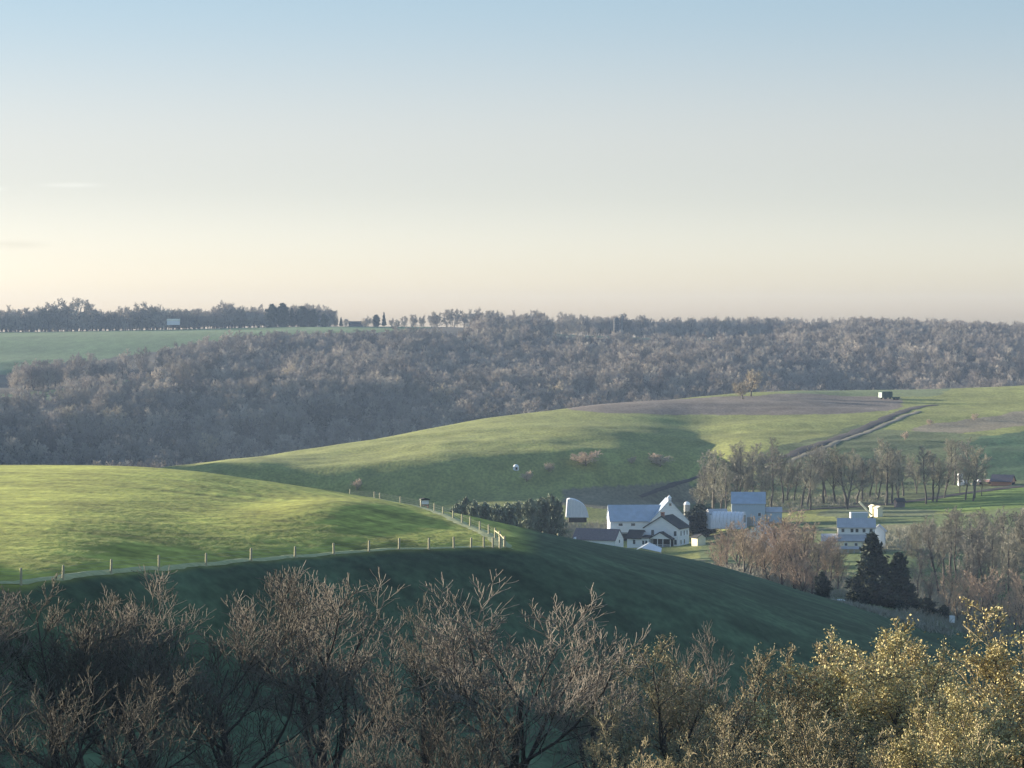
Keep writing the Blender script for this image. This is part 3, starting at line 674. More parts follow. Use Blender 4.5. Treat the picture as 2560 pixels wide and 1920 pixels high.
# --- shrubs on the middle pasture
for (u, v, h, w, kd, lab) in ((586, 465, 6.5, 2.0, 'shrub', 'large tan bare shrub in the shaded middle pasture'), (660, 466, 6, 1.8, 'shrub', 'smaller tan bare shrub right of the large one in the middle pasture'),
      (632, 463, 3.2, 1.2, 'shrub', 'tiny pale shrub between the two tan shrubs'), (527, 482, 4.6, 1.2, 'shrub', 'thin pale sapling below the white hutch'), (549, 472, 4, 1.1, 'shrub', 'thin pale sapling right of the white hutch'),
      (357, 489, 4.5, 1.0, 'shrub', 'pale sapling low in the shaded middle pasture at its left end'), (743, 399, 9.5, 1.5, 'pale', 'pale bushy tree standing alone at the top edge of the ploughed strip'), (751, 396, 15, .9, 'pale', 'slim pale tree just behind the bushy one on the ploughed strip'),
      (930, 425, 3, 1.2, 'shrub', 'small shrub on the upper right pasture'), (975, 420, 3.5, 1.0, 'shrub', 'lone snag shrub on the right pasture'), (905, 440, 4, .9, 'shrub', 'dead sapling above the right end of the tree row')):
    d = hit(u, v, 950, 1600)
    tree(kd, 0, u, d, h, lab, 'shrub' if kd == 'shrub' else 'tree', name='bare_shrub' if kd == 'shrub' else 'pale_tree', wide=w)

# ------------------------------------------------------------------ the far woods (one mass) and the trees that stand out of it
def far_wood():
    R = np.random.default_rng(77)
    n = 34000
    y = 1790 + (3090 - 1790) * R.random(n) ** .9; x = (R.random(n) - .5) * 2 * .235 * y
    # keep an even spacing with a jittered grid test
    cell = {}; keep = []
    sp = 10.0
    for i in range(n):
        kx, ky = int(x[i] // sp), int(y[i] // (sp * 1.15))
        if (kx, ky) in cell: continue
        cell[(kx, ky)] = 1; keep.append(i)
    x = x[keep]; y = y[keep]; z = gz(x, y)
    u = 512 + F * x / y; v = HY + F * (E - z) / y
    w = 5 * vnoise(x / 25, y / 25, 3)
    FP = ( [(-900, 388), (-100, 388), (0, 380), (40, 372), (80, 366), (130, 360), (185, 350), (220, 343), (300, 337), (390, 336), (450, 336), (470, 326), (440, 300), (-900, 300)])
    SP = ([(-300, 414), (0, 404), (48, 403), (100, 394), (170, 384), (168, 375), (90, 382), (40, 391), (0, 394), (-300, 400)])
    field = inpoly(u + w, v + .1 * w, FP) | inpoly(u + w, v - 13, FP)
    strip2 = (y > 2000) & (inpoly(u, v, SP) | inpoly(u, v - 9, SP))
    fr = inpoly(u + w, v, [(540, 352), (600, 355), (690, 355), (760, 352), (800, 344), (842, 344), (842, 335), (700, 333), (560, 330)])
    ridge_line = (u > 380) & (u < 560) & (v < 336)
    ok = ~(field | strip2 | fr | ridge_line)
    ok |= (y > 2962) & (u < 330)                      # the hedge wood along the left ridge
    ok |= (y > 2985) & (u > 555)
    x, y, z = x[ok], y[ok], z[ok]
    col = bpy.data.collections.new('wood_sources')
    for i in range(5):
        m = proto('ridge', i)
        # one mesh per source tree: trunk and crown together
        a, b = m; Va = np.zeros(len(a.vertices) * 3); a.vertices.foreach_get('co', Va); Vb = np.zeros(len(b.vertices) * 3); b.vertices.foreach_get('co', Vb)
        fa = np.zeros(len(a.polygons) * 4, int); a.polygons.foreach_get('vertices', fa); fb = np.zeros(len(b.polygons) * 4, int); b.polygons.foreach_get('vertices', fb)
        fa = fa.reshape(-1, 4); fb = fb.reshape(-1, 4)
        me = new_mesh('wood_tree', np.concatenate([Va.reshape(-1, 3), Vb.reshape(-1, 3)]), np.concatenate([fa, fb + len(a.vertices)]), [M['bark'], M['wood_crown']], np.concatenate([np.zeros(len(fa)), np.ones(len(fb))]))
        col.objects.link(bpy.data.objects.new('wood_tree', me))
    V = np.stack([x, y, z - .3], 1)
    me = bpy.data.meshes.new('woodland'); me.vertices.add(len(V)); me.vertices.foreach_set('co', V.astype(np.float32).ravel()); me.update()
    big = .66 + .56 * np.random.default_rng(5).random(len(V)) + .12 * vnoise(x / 60, y / 60, 8)
    at = me.attributes.new('size', 'FLOAT', 'POINT'); at.data.foreach_set('value', big.astype(np.float32))
    ob = link('woodland', me); tag(ob, 'bare purple-grey woods covering the far hillside', 'woods', None, 'stuff')
    ng = bpy.data.node_groups.new('woodland', 'GeometryNodeTree')
    ng.interface.new_socket('Geometry', in_out='INPUT', socket_type='NodeSocketGeometry'); ng.interface.new_socket('Geometry', in_out='OUTPUT', socket_type='NodeSocketGeometry')
    N = ng.nodes; L = ng.links
    gi = N.new('NodeGroupInput'); go = N.new('NodeGroupOutput'); ip = N.new('GeometryNodeInstanceOnPoints'); ci = N.new('GeometryNodeCollectionInfo')
    ci.inputs['Collection'].default_value = col; ci.inputs['Separate Children'].default_value = True; ci.inputs['Reset Children'].default_value = True
    ip.inputs['Pick Instance'].default_value = True
    rr = N.new('FunctionNodeRandomValue'); rr.data_type = 'FLOAT_VECTOR'; rr.inputs[0].default_value = (0, 0, 0); rr.inputs[1].default_value = (.08, .08, 6.28)
    na = N.new('GeometryNodeInputNamedAttribute'); na.data_type = 'FLOAT'; na.inputs['Name'].default_value = 'size'
    L.new(gi.outputs[0], ip.inputs['Points']); L.new(ci.outputs[0], ip.inputs['Instance']); L.new(rr.outputs[0], ip.inputs['Rotation']); L.new(na.outputs[0], ip.inputs['Scale']); L.new(ip.outputs[0], go.inputs[0])
    md = ob.modifiers.new('woodland', 'NODES'); md.node_group = ng
    print('WOOD', len(V))
far_wood()
R3 = random.Random(8)
sk = []
for k in range(30): sk.append((8 + k * 10.2 + R3.uniform(-3, 3), 2965, 303 + 6 * math.sin(k * .8) + (k > 9) * 4 + R3.uniform(-2, 3)))
for (u, top) in ((328, 318), (335, 319), (346, 320), (366, 319), (370, 317), (392, 319), (398, 320), (405, 317), (413, 315), (421, 316), (430, 313), (438, 312), (447, 310), (455, 309), (463, 311), (471, 310), (479, 308), (487, 311), (495, 311), (503, 313), (511, 311), (519, 316), (527, 314), (535, 310), (543, 317), (552, 318), (560, 319), (570, 321), (581, 321)): sk.append((u + R3.uniform(-1.5, 1.5), 2940, top))
for k in range(34): sk.append((596 + k * 12.6 + R3.uniform(-4, 4), 2950, 328 + 3 * math.sin(k * 1.1) + R3.uniform(-2, 3)))
for k, (u, d, top) in enumerate(sorted(sk)):
    tree('ridge', k % 5, u, d, max(7, rooted(top - 4, d, u)), 'bare tree on the far skyline, %s from the left' % (ordinal(k) if k < 99 else 'last'), group='bare trees along the far skyline', wide=RT.uniform(.75, 1.1), sink=2.6)
c5 = conifer(5, 20, 12, M['needle'], n=500, shape='round', col=.05); c6 = conifer(6, 18, 8, M['needle'], n=400)
for (u, top, w, c, lab) in ((272, 305, 1.0, c5, 'dark evergreen on the skyline, left end of the tall dark cluster'), (283, 304, 1.0, c5, 'dark evergreen on the skyline, middle of the tall dark cluster'), (292, 308, .9, c6, 'pointed dark evergreen on the skyline in the tall dark cluster'),
        (303, 307, 1.3, c5, 'broad rounded dark evergreen on the skyline right of the tall cluster'), (313, 310, 1.2, c5, 'low rounded dark evergreen beside the broad skyline one'), (324, 314, 1.2, c5, 'small rounded evergreen at the right end of the skyline cluster'),
        (341, 317, .9, c6, 'tiny pointed evergreen alone on the skyline left of the gap'), (376, 315, 1.2, c5, 'dark rounded evergreen on the skyline beside a pointed one'), (384, 312, .7, c6, 'sharp pointed evergreen on the skyline by the field corner'),
        (835, 334, 1.4, c5, 'flat-topped dark pine among the woods on the upper right hillside'), (845, 333, 1.3, c5, 'second flat-topped dark pine on the upper right hillside')):
    d = 2930 if u < 500 else 2800
    tree(None, 0, u, d, max(6, rooted(top, d, u)), lab, name='evergreen_tree', meshes=c, href=20 if c is c5 else 18, wide=w)
pale_l = [(72, 2020, 402), (120, 2010, 396), (205, 1960, 398), (268, 1930, 405), (305, 1950, 396), (352, 1900, 404), (378, 1880, 398), (398, 1870, 392), (415, 1860, 388), (466, 1850, 390), (478, 1850, 389), (246, 1840, 437), (102, 1840, 450),
          (530, 1870, 385), (610, 1880, 378), (650, 1890, 375), (690, 1850, 369), (742, 1830, 372), (975, 1900, 362), (1010, 1880, 365), (150, 2200, 372), (290, 2250, 360), (440, 2150, 364), (560, 2150, 356)]
for k, (u, d, top) in enumerate(sorted(pale_l)):
    tree('pale', k % 2, u, d, min(24, max(10, rooted(top, d, u))), 'pale tan crown standing out of the far woods, %s from the left' % ordinal(k), name='pale_tree', group='pale trees at the front of the far woods', wide=RT.uniform(1.0, 1.4))
for (u, d, top, lab) in ((752, 1840, 356, 'yellow-green budding tree at the front of the far woods'), (764, 1850, 352, 'taller yellow-green tree beside the other yellow-green one'), (773, 1830, 362, 'rightmost of the three yellow-green trees at the woods edge')):
    tree('yellow', 0, u, d, min(26, rooted(top, d, u)), lab, name='budding_tree', wide=.9)

# ------------------------------------------------------------------ buildings
def window(parent, x, y, z, w, h, face='front', frame=M['white']):
    """a framed window on a wall: face front = -y side, right = +x side, left = -x side"""
    mb = MB(); g = MB(); f = .10
    if face == 'front':
        for a in ((x - w/2 - f, x - w/2, z, z + h), (x + w/2, x + w/2 + f, z, z + h), (x - w/2 - f, x + w/2 + f, z - f, z), (x - w/2 - f, x + w/2 + f, z + h, z + h + f)): mb.box(a[0], a[1], y - .06, y + .02, a[2], a[3])
        g.box(x - w/2, x + w/2, y - .02, y + .03, z, z + h); 
    else:
        s = 1 if face == 'right' else -1; X = sorted((x - .02 * s, x + .06 * s)); X2 = sorted((x - .03 * s, x + .02 * s))
        for a in ((y - w/2 - f, y - w/2, z, z + h), (y + w/2, y + w/2 + f, z, z + h), (y - w/2 - f, y + w/2 + f, z - f, z), (y - w/2 - f, y + w/2 + f, z + h, z + h + f)): mb.box(X[0], X[1], a[0], a[1], a[2], a[3])
        g.box(X2[0], X2[1], y - w/2, y + w/2, z, z + h)
    o = g.build('window', M['glass'], parent); mb.build('frame', frame, o); return o
def gable_roof(L0, L1, half, zE, rise, th=.18, over=.45, axis='x', c=0.0, m=0):
    """two sloping slabs; ridge along axis from L0 to L1, eaves at c +- half"""
    mb = MB(); k = rise / half; e = half + over; ze = zE - over * k
    for s in (-1, 1):
        poly = [(c, zE + rise), (c + s * e, ze), (c + s * e, ze + th), (c, zE + rise + th * 1.1)]
        mb.prism(poly if s < 0 else poly[::-1], axis, L0 - over * .7 + (0 if s < 0 else .002), L1 + over * .7 - (0 if s < 0 else .002), m)
    return mb
def gable_body(x0, x1, y0, y1, zE, rise, axis='x', z0=-2.5):
    """walls with two gable ends; ridge along axis"""
    mb = MB()
    if axis == 'x': c = (y0 + y1) / 2; mb.prism([(y0, z0), (y1, z0), (y1, zE), (c, zE + rise), (y0, zE)], 'x', x0, x1)
    else: c = (x0 + x1) / 2; mb.prism([(x0, z0), (x1, z0), (x1, zE), (c, zE + rise), (x0, zE)], 'y', y0, y1)
    return mb

# --- big white barn with the blue roof (its wings cross)
def white_barn():
    u, d = 649, 945; b = gp(u, d); b.z = E - dr(537, d); s = d / F
    X = lambda px: (px - u) * s; Zp = lambda py: (537 - py) * s
    t = thing('barn', 'big white barn with a blue-grey metal roof and a tall front gable', 'barn', b, math.radians(3))
    x0, x1 = X(610), X(676); zE = Zp(520.5); r = 4.6
    gable_body(x0, x1, 0, 11, zE, r, 'x').build('wall', M['white'], t)
    ro = gable_roof(x0, x1, 5.5, zE, r, axis='x', c=5.5).build('roof', M['blueroof'], t)
    gx0, gx1 = X(649.5), X(688.5); gc = (gx0 + gx1) / 2; gE = Zp(521); gr_ = Zp(499.8) - gE
    gable_body(gx0, gx1, -2.2, 9.5, gE, gr_, 'y', -2.5).build('gable_wing', M['white'], t)
    gable_roof(-2.2, 9.5, (gx1 - gx0) / 2, gE, gr_, axis='y', c=gc, over=.35).build('wing_roof', M['blueroof'], t)
    cu = MB(); cz = gE + gr_
    cu.box(gc - .55, gc + .55, -2.0, -.9, cz - .5, cz + .7); cu.add([(gc - .75, -2.2, cz + .7), (gc + .75, -2.2, cz + .7), (gc + .75, -.7, cz + .7), (gc - .75, -.7, cz + .7), (gc, -1.45, cz + 1.7)], [[0, 1, 4], [1, 2, 4], [2, 3, 4], [3, 0, 4], [3, 2, 1, 0]])
    cu.build('cupola', M['white'], t)
    window(t, gc + .2, -2.2, cz - 1.9, .8, .9)
    for px in (620.5, 633.0): window(t, X(px), 0, Zp(525.8), 1.3, .8)
    MB().box(x0 - .05, gx0 - .02, -.10, 0, Zp(534.5) - 1.0, Zp(532.2)).build('foundation', M['stone'], t)
    MB().box(x0 + 3.2, x0 + 9.5, -.16, -.102, -2.4, Zp(533.6)).build('stable_opening', M['dark'], t)
    p = MB(); p.prism([(-2.6, Zp(531.3)), (0, Zp(530.0)), (0, Zp(529.7)), (-2.6, Zp(531.0))], 'x', x0 - 2.2, x0 + 1.2); p.build('lean_to_roof', M['tarp'], t)
    window(t, gx1, 3.0, Zp(526), 1.0, 1.2, 'right')
white_barn()
# --- silo behind it
def silo(u, d, vtop, vbase, w, label, m_body, m_dome):
    b = gp(u, d); h = rooted(vtop, d, u); t = thing('silo', label, 'silo', b)
    MB().lathe([(w / 2, -1), (w / 2, h - w * .5)], 20).build('cylinder', m_body, t, smooth=True)
    MB().lathe([(w / 2 + .05, h - w * .5)] + [(w / 2 * math.cos(a), h - w * .5 + w * .5 * math.sin(a)) for a in np.linspace(.05, 1.5, 7)], 20).build('dome', m_dome, t, smooth=True)
    bd = MB()
    for k in range(1, 7): bd.lathe([(w / 2, h * k / 8), (w / 2 + .06, h * k / 8), (w / 2 + .06, h * k / 8 + .12), (w / 2, h * k / 8 + .12)], 20)
    bd.build('hoop', M['wire'], t)
silo(687.0, 968, 501.5, 540, 2.1, 'small white-domed silo behind the big white barn', M['stone'], M['white'])

# --- farmhouse
def farmhouse():
    u, d = 661.5, 915; b = gp(u, d); base = 547; b.z = E - dr(base, d); s = d / F; rz = math.radians(-24)
    t = thing('farmhouse', 'white two-storey farmhouse with black gable roofs in front of the barn', 'house', b, rz)
    W, Dp = 5.7, 9.5; zE, rise = 6.0, 3.5
    gable_body(-W, W, 0, Dp, zE, rise, 'y').build('wall', M['white'], t)
    r = gable_roof(0, Dp, W, zE, rise, axis='y', over=.5, th=.3).build('roof', M['black'], t)
    ch = MB(); ch.box(-.5, .5, .6, 1.5, zE + rise - 1.2, zE + rise + 1.2); ch.box(-.6, .6, .5, 1.6, zE + rise + 1.2, zE + rise + 1.4)
    ch.build('chimney', M['brick'], r)
    window(t, -3.0, 0, 3.7, .95, 1.6); window(t, 4.6, 0, 3.6, .9, 1.5); window(t, 4.7, 0, .9, .85, 1.5)
    for y in (2.2, 5.0, 7.6): window(t, W, y, 3.6, .9, 1.4, 'right')
    for y in (2.2, 5.2): window(t, W, y, .9, .9, 1.4, 'right')
    # porch under its own gable
    px0, px1, py0 = -2.9, 4.1, -2.8; pc = (px0 + px1) / 2
    pz = MB(); pz.prism([(px0, 2.75), (px1, 2.75), (pc, 4.7)], 'y', py0, -.01); pz.build('porch_pediment', M['white'], t)
    gable_roof(py0, -.02, (px1 - px0) / 2, 2.75, 1.95, axis='y', c=pc, th=.28, over=.4).build('porch_roof', M['black'], t)
    MB().box(px0 + .1, px1 - .1, -.08, -.005, .1, 2.72).build('porch_shade', M['dark'], t)  # dark sheet on the back wall stands in for the porch's shade
    MB().box(px0, px1, py0, -.1, -1.2, .25).build('porch_floor', M['stone'], t)
    for x in (px0 + .12, pc - .9, pc + .9, px1 - .12): MB().box(x - .09, x + .09, py0 + .05, py0 + .23, .25, 2.75).build('post', M['white'], t)
    rl = MB(); rl.box(px0 + .2, px1 - .2, py0 + .1, py0 + .16, .95, 1.03)
    for k in range(24): rl.box(px0 + .25 + k * .28, px0 + .29 + k * .28, py0 + .11, py0 + .15, .25, .95)
    rl.build('railing', M['white'], t)
    # one-storey left wing
    wx0, wx1, wy0, wy1 = -10.4, -3.2, -3.2, 2.0
    gable_body(wx0, -W - .01, wy0, wy1, 2.9, 2.1, 'x').build('wing_wall', M['white'], t)
    MB().box(-W - .01, -3.0, wy0, -.01, -2.5, 2.9).build('entry_wall', M['white'], t)
    gable_roof(wx0, -W - .05, (wy1 - wy0) / 2, 2.9, 2.1, axis='x', c=(wy0 + wy1) / 2, th=.25).build('wing_roof', M['black'], t)
    e = MB(); e.prism([(wy0 - .4, 2.85), (.0, 3.5), (.0, 3.7), (wy0 - .4, 3.08)], 'x', -W + .06, -2.95); e.build('entry_roof', M['black'], t)
    window(t, -8.0, wy0, .9, .8, 1.4); window(t, -4.9, wy0, .9, .7, 1.2); window(t, -3.9, wy0, .9, .7, 1.2)
    window(t, wx0, -.6, .9, .8, 1.2, 'left')
farmhouse()

def shed(u, d, vbase, W, Dp, zE, rise, rz, label, wall, roof, name='shed', axis='x', cat='shed', opening=None, wins=(), over=.35):
    b = gp(u, d); b.z = E - dr(vbase, d)
    t = thing(name, label, cat, b, math.radians(rz))
    gable_body(-W / 2, W / 2, -Dp / 2, Dp / 2, zE, rise, axis).build('wall', wall, t)
    if axis == 'x': gable_roof(-W / 2, W / 2, Dp / 2, zE, rise, axis='x', over=over).build('roof', roof, t)
    else: gable_roof(-Dp / 2, Dp / 2, W / 2, zE, rise, axis='y', over=over).build('roof', roof, t)
    if opening: MB().box(opening[0], opening[1], -Dp / 2 - .05, -Dp / 2 - .003, opening[2], opening[3]).build('door', M['dark'], t)
    for (x, z, w, h) in wins: window(t, x, -Dp / 2, z, w, h)
    return t
# long low shed with a weathered roof, half behind the slope
t = shed(598, 895, 545, 14.0, 7.5, 1.9, 3.0, -22, 'long low shed with a weathered purple-brown roof left of the farmhouse', M['white'], M['purple'], over=.3)
window(t, 7.0, 0, .9, .9, .9, 'right')
dm = MB(); dm.prism([(-7.1 + .2, .4), (-4.9, .4), (-6.0, 2.6)], 'y', -5.1, -2.6); dm.build('dormer', M['white'], t)
# pale low-roofed cold frame in front of the house
def cold_frame():
    b = gp(650, 880); b.z = E - dr(551.5, 880); t = thing('canopy_shelter', 'low pale white canopy with a tilted bright panel in front of the farmhouse', 'canopy', b, math.radians(-12))
    c = MB(); c.add([(-2.2, -1.6, 1.2), (3.6, -1.6, .05), (3.4, 1.4, 1.0), (-.2, 1.4, 2.6), (-2.2, -1.6, 1.05), (3.6, -1.6, -.1), (3.4, 1.4, .85), (-.2, 1.4, 2.45)], [[0, 1, 2, 3], [7, 6, 5, 4], [0, 4, 5, 1], [1, 5, 6, 2], [2, 6, 7, 3], [3, 7, 4, 0]])
    c.build('sloping_cover', M['tarp'], t)
    c = MB(); c.add([(-4.2, -1.2, .6), (-2.3, -1.7, 1.3), (-.3, 1.3, 2.75), (-2.0, 1.6, 1.9), (-4.2, -1.2, .45), (-2.3, -1.7, 1.15), (-.3, 1.3, 2.6), (-2.0, 1.6, 1.75)], [[0, 1, 2, 3], [7, 6, 5, 4], [0, 4, 5, 1], [1, 5, 6, 2], [2, 6, 7, 3], [3, 7, 4, 0]])
    c.build('tilted_panel', M['white'], t)
    for (x, y, h) in ((-3.9, -1.1, .5), (-2.1, -1.5, 1.1), (3.4, -1.4, .1), (3.2, 1.3, .9), (-.3, 1.2, 2.5), (-1.9, 1.5, 1.7)): MB().tube((x, y, -1.5), (x, y, h), .06, .06, 6).build('leg', M['wire'], t)
cold_frame()
# sunlit cream shed right of the house
shed(698.5, 905, 545, 3.2, 3.0, 2.4, 1.0, 35, 'small sunlit cream shed with a dark roof right of the farmhouse', M['cream'], M['black'], axis='y')

# quarter-arched white shelter left of the barn
def arch_shelter():
    b = gp(577, 930); base = 517.5; b.z = E - dr(base, 930); s = 930 / F
    t = thing('arched_shelter', 'white quarter-arched tarp shelter standing alone left of the barn', 'shelter', b, math.radians(0))
    # outline in metres: upright left edge, arc falling to the right
    W = 22 * s; H = 18.5 * s
    out = [(-W * .50, .0), (-W * .47, H * .5), (-W * .44, H * .97)] + [(-W * .40 + W * .92 * math.sin(a), H * math.cos(a) ** .9) for a in np.linspace(.08, 1.50, 11)] + [(W * .53, 0)]
    mb = MB(); mb.prism(out, 'y', 0, 7); mb.build('tarp_cover', M['tarp'], t)
    f = MB()
    for k in range(6):
        x = -W * .42 + k * W * .155; f.box(x - .04, x + .04, -.07, -.005, .05, H * max(.05, (1 - ((x + W * .45) / (W * .97)) ** 2)) ** .5 * .96)
    f.build('rib', M['white'], t)
    MB().box(-W * .38, W * .44, .2, 6.8, -1.6, -.005).build('base_wall', M['darksoil'], t)
arch_shelter()

# --- second farm: blue barn, its hoop shed, annex, house in the thicket
def blue_barn():
    u, d = 748.5, 960; s = d / F; b = gp(u, d); base = 527; b.z = E - dr(base, d)
    t = thing('barn', 'tall pale blue barn with a blue metal roof behind the pinkish thicket', 'barn', b, math.radians(-4))
    W = 33.5 * s; zE = (base - 503.5) * s; r = 3.4
    gable_body(-W / 2, W / 2, 0, 9, zE, r, 'x').build('wall', M['bluewall'], t)
    gable_roof(-W / 2, W / 2, 4.5, zE, r, axis='x', c=4.5, over=.3).build('roof', M['blueroof'], t)
    tr = MB(); tr.box(-W / 2 - .02, W / 2 + .02, -.12, -.01, zE - .35, zE - .05); tr.build('fascia', M['white'], t)
    MB().box(-1.5, 1.5, -.06, -.004, 0, 3.2).build('door', M['stone'], t)
    for x in (-4, 3.6): window(t, x, 0, 3.6, .9, 1.1)
    an = gable_body(W / 2 + .3, W / 2 + 5.5, 1, 7, zE * .62, 1.4, 'x'); an.build('annex_wall', M['bluewall'], t)
    gable_roof(W / 2 + .3, W / 2 + 5.5, 3, zE * .62, 1.4, axis='x', c=4, over=.2).build('annex_roof', M['greyroof'], t)
    return t
blue_barn()
def hoop(u, d, vbase, W, L, H, rz, label):
    b = gp(u, d); b.z = E - dr(vbase, d); t = thing('hoop_shed', label, 'shed', b, math.radians(rz))
    arc = [(-W / 2 * math.cos(a), H * math.sin(a)) for a in np.linspace(0, math.pi, 15)]
    MB().prism([(-W / 2, -2)] + arc + [(W / 2, -2)], 'x', -L / 2, L / 2).build('cover', M['tarp'], t, smooth=False)
    rb = MB()
    for k in range(9):
        x = -L / 2 + .3 + k * (L - .6) / 8
        for i in range(len(arc) - 1): rb.tube((x, arc[i][0] * 1.005, arc[i][1] * 1.01), (x, arc[i + 1][0] * 1.005, arc[i + 1][1] * 1.01), .05, .05, 4)
    rb.build('hoop', M['greyroof'], t); MB().box(L / 2, L / 2 + .04, -1.4, 1.4, 0, 2.4).build('door', M['stone'], t)
hoop(729, 945, 522, 6, 10.5, 3.4, -18, 'pale hoop-roofed shed on the left side of the blue barn')
shed(717, 950, 521, 6, 5, 2.4, 1.4, 12, 'low grey-white shed at the far left of the blue barn', M['white'], M['greyroof'])
def thicket_house():
    t = shed(761, 850, 553.5, 8.4, 9, 5.2, 2.9, -28, 'white gabled house half hidden in the pinkish thicket', M['white'], M['greyroof'], name='house', axis='y', cat='house', wins=((-2, 3.2, .9, 1.3), (2, 3.2, .9, 1.3), (-2, .7, .9, 1.3), (0.2, 5.4, .8, .9)))
    MB().box(1.4, 2.5, -4.56, -4.505, 0, 2.1).build('door', M['dark'], t)
    MB().box(-1.2, -.6, .5, 1.1, 7, 9.0).build('chimney', M['brick'], t)
thicket_house()
# --- third farm: long white house with tiers of grey roofs
def tier_house():
    u, d = 850, 830; s = d / F; b = gp(u, d); base = 555; b.z = E - dr(base, d)
    t = thing('house', 'long white house with stepped grey metal roofs above the conifers', 'house', b, math.radians(-6))
    X = lambda px: (px - u) * s; Z = lambda py: (base - py) * s
    x0, x1 = X(838), X(875)
    gable_body(x0, x1, 1.0, 9, Z(527.5), 2.2, 'x').build('wall', M['white'], t)
    gable_roof(x0, x1, 4.0, Z(527.5), 2.2, axis='x', c=5, over=.4).build('roof', M['greyroof'], t)
    for px in (843, 852, 857, 864, 871): window(t, X(px), 1.0, Z(532.5), .8, 1.0)
    p = MB(); p.prism([(-1.6, Z(541)), (.99, Z(535.2)), (.99, Z(534.6)), (-1.6, Z(540.4))], 'x', x0 - .1, x1 + .2); p.build('porch_roof', M['greyroof'], t)
    gable_body(X(822), x0 - .02, -1.0, 6.0, Z(541), 1.7, 'x').build('wing_wall', M['cream'], t)
    gable_roof(X(822), x0 - .1, 3.5, Z(541), 1.7, axis='x', c=2.5, over=.35).build('wing_roof', M['greyroof'], t)
    MB().box(x0, X(862), -1.4, .98, -2.5, Z(541.6)).build('porch_wall', M['cream'], t)
    d2 = MB(); d2.prism([(-3.2, Z(548.5)), (-1.45, Z(546.6)), (-1.45, Z(546.0)), (-3.2, Z(548.0))], 'x', X(823), X(862)); d2.build('lower_roof', M['greyroof'], t)
    for px in (826, 831.5, 836, 842, 848, 854, 860): MB().box(X(px) - .1, X(px) + .1, -3.0, -2.8, -1, Z(548)).build('post', M['white'], t)
    window(t, X(829), -1.0, Z(545.5), .9, .9); window(t, X(846), -1.4, Z(545.5), .8, .8); window(t, X(856), -1.4, Z(545.5), .8, .8)
tier_house()
shed(879, 845, 545, 3.5, 5, 4.2, 1.6, -10, 'narrow pale grey shed right of the stepped-roof house', M['bluewall'], M['greyroof'], axis='y')
# --- wagon with an elevator chute
def wagon(u, d, L, H, label, rz, m_body, m_end, name='farm_wagon', chute=False):
    b = gp(u, d); t = thing(name, label, 'wagon', b, math.radians(rz))
    mb = MB(); mb.prism([(-L / 2, .8), (L / 2, .8), (L / 2 + .25, H), (-L / 2 - .25, H)], 'y', -1.1, 1.1); mb.build('box', m_body, t)
    MB().prism([(-1.05, .85), (1.05, .85), (1.05, H - .02), (-1.05, H - .02)], 'x', -L / 2 - .32, -L / 2 - .2).build('end_panel', m_end, t)
    MB().box(-L / 2 + .2, L / 2 + 1.4, -.12, .12, .6, .78).build('chassis', M['wire'], t)
    for x in (-L / 2 + .9, L / 2 - .9):
        for y in (-1.15, 1.15): MB().tube((x, y - .12, .42), (x, y + .12, .42), .45, .45, 14).build('wheel', M['dark'], t)
    return t
wagon(859, 955, 5.2, 2.7, 'pale blue hay wagon with a white end board below the tree row', 4, M['bluewall'], M['white'])
def elevator():
    b = gp(869, 960); t = thing('hay_elevator', 'slanting cream hay elevator leaning over the blue wagon', 'elevator', b, math.radians(0))
    mb = MB(); a = Vector((-3.2, 0, 5.6)); c = Vector((.9, 0, 1.2)); dv = (c - a).normalized(); n = Vector((dv.z, 0, -dv.x)) * .3
    mb.add([a - n + Vector((0, -.35, 0)), c - n + Vector((0, -.35, 0)), c + n + Vector((0, -.35, 0)), a + n + Vector((0, -.35, 0)), a - n + Vector((0, .35, 0)), c - n + Vector((0, .35, 0)), c + n + Vector((0, .35, 0)), a + n + Vector((0, .35, 0))], [[0, 1, 2, 3], [7, 6, 5, 4], [0, 4, 5, 1], [1, 5, 6, 2], [2, 6, 7, 3], [3, 7, 4, 0]])
    mb.build('chute', M['cream'], t)
    for y in (-.5, .5): MB().tube((-.8, y, 3.0), (.6, y, 0), .06, .06, 6).build('leg', M['wire'], t); MB().tube((1.0, y - .08, .35), (1.0, y + .08, .35), .35, .35, 12).build('wheel', M['dark'], t)
elevator()
shed(878.5, 965, 511.5, 2.0, 2.0, 1.2, .5, 25, 'little cream hut beside the hay elevator', M['cream'], M['cream'], name='hut', cat='hut', axis='y')
shed(872.5, 968, 510.5, 1.3, 1.8, 1.4, .4, 20, 'tiny yellow-cream hut between the elevator and the cream hut', M['cream'], M['cream'], name='hut', cat='hut', axis='y')
shed(899.5, 1010, 504.5, 3.0, 3, 1.2, .9, 10, 'small dark hut under the tree row right of the wagon', M['purple'], M['black'], name='hut', cat='hut')
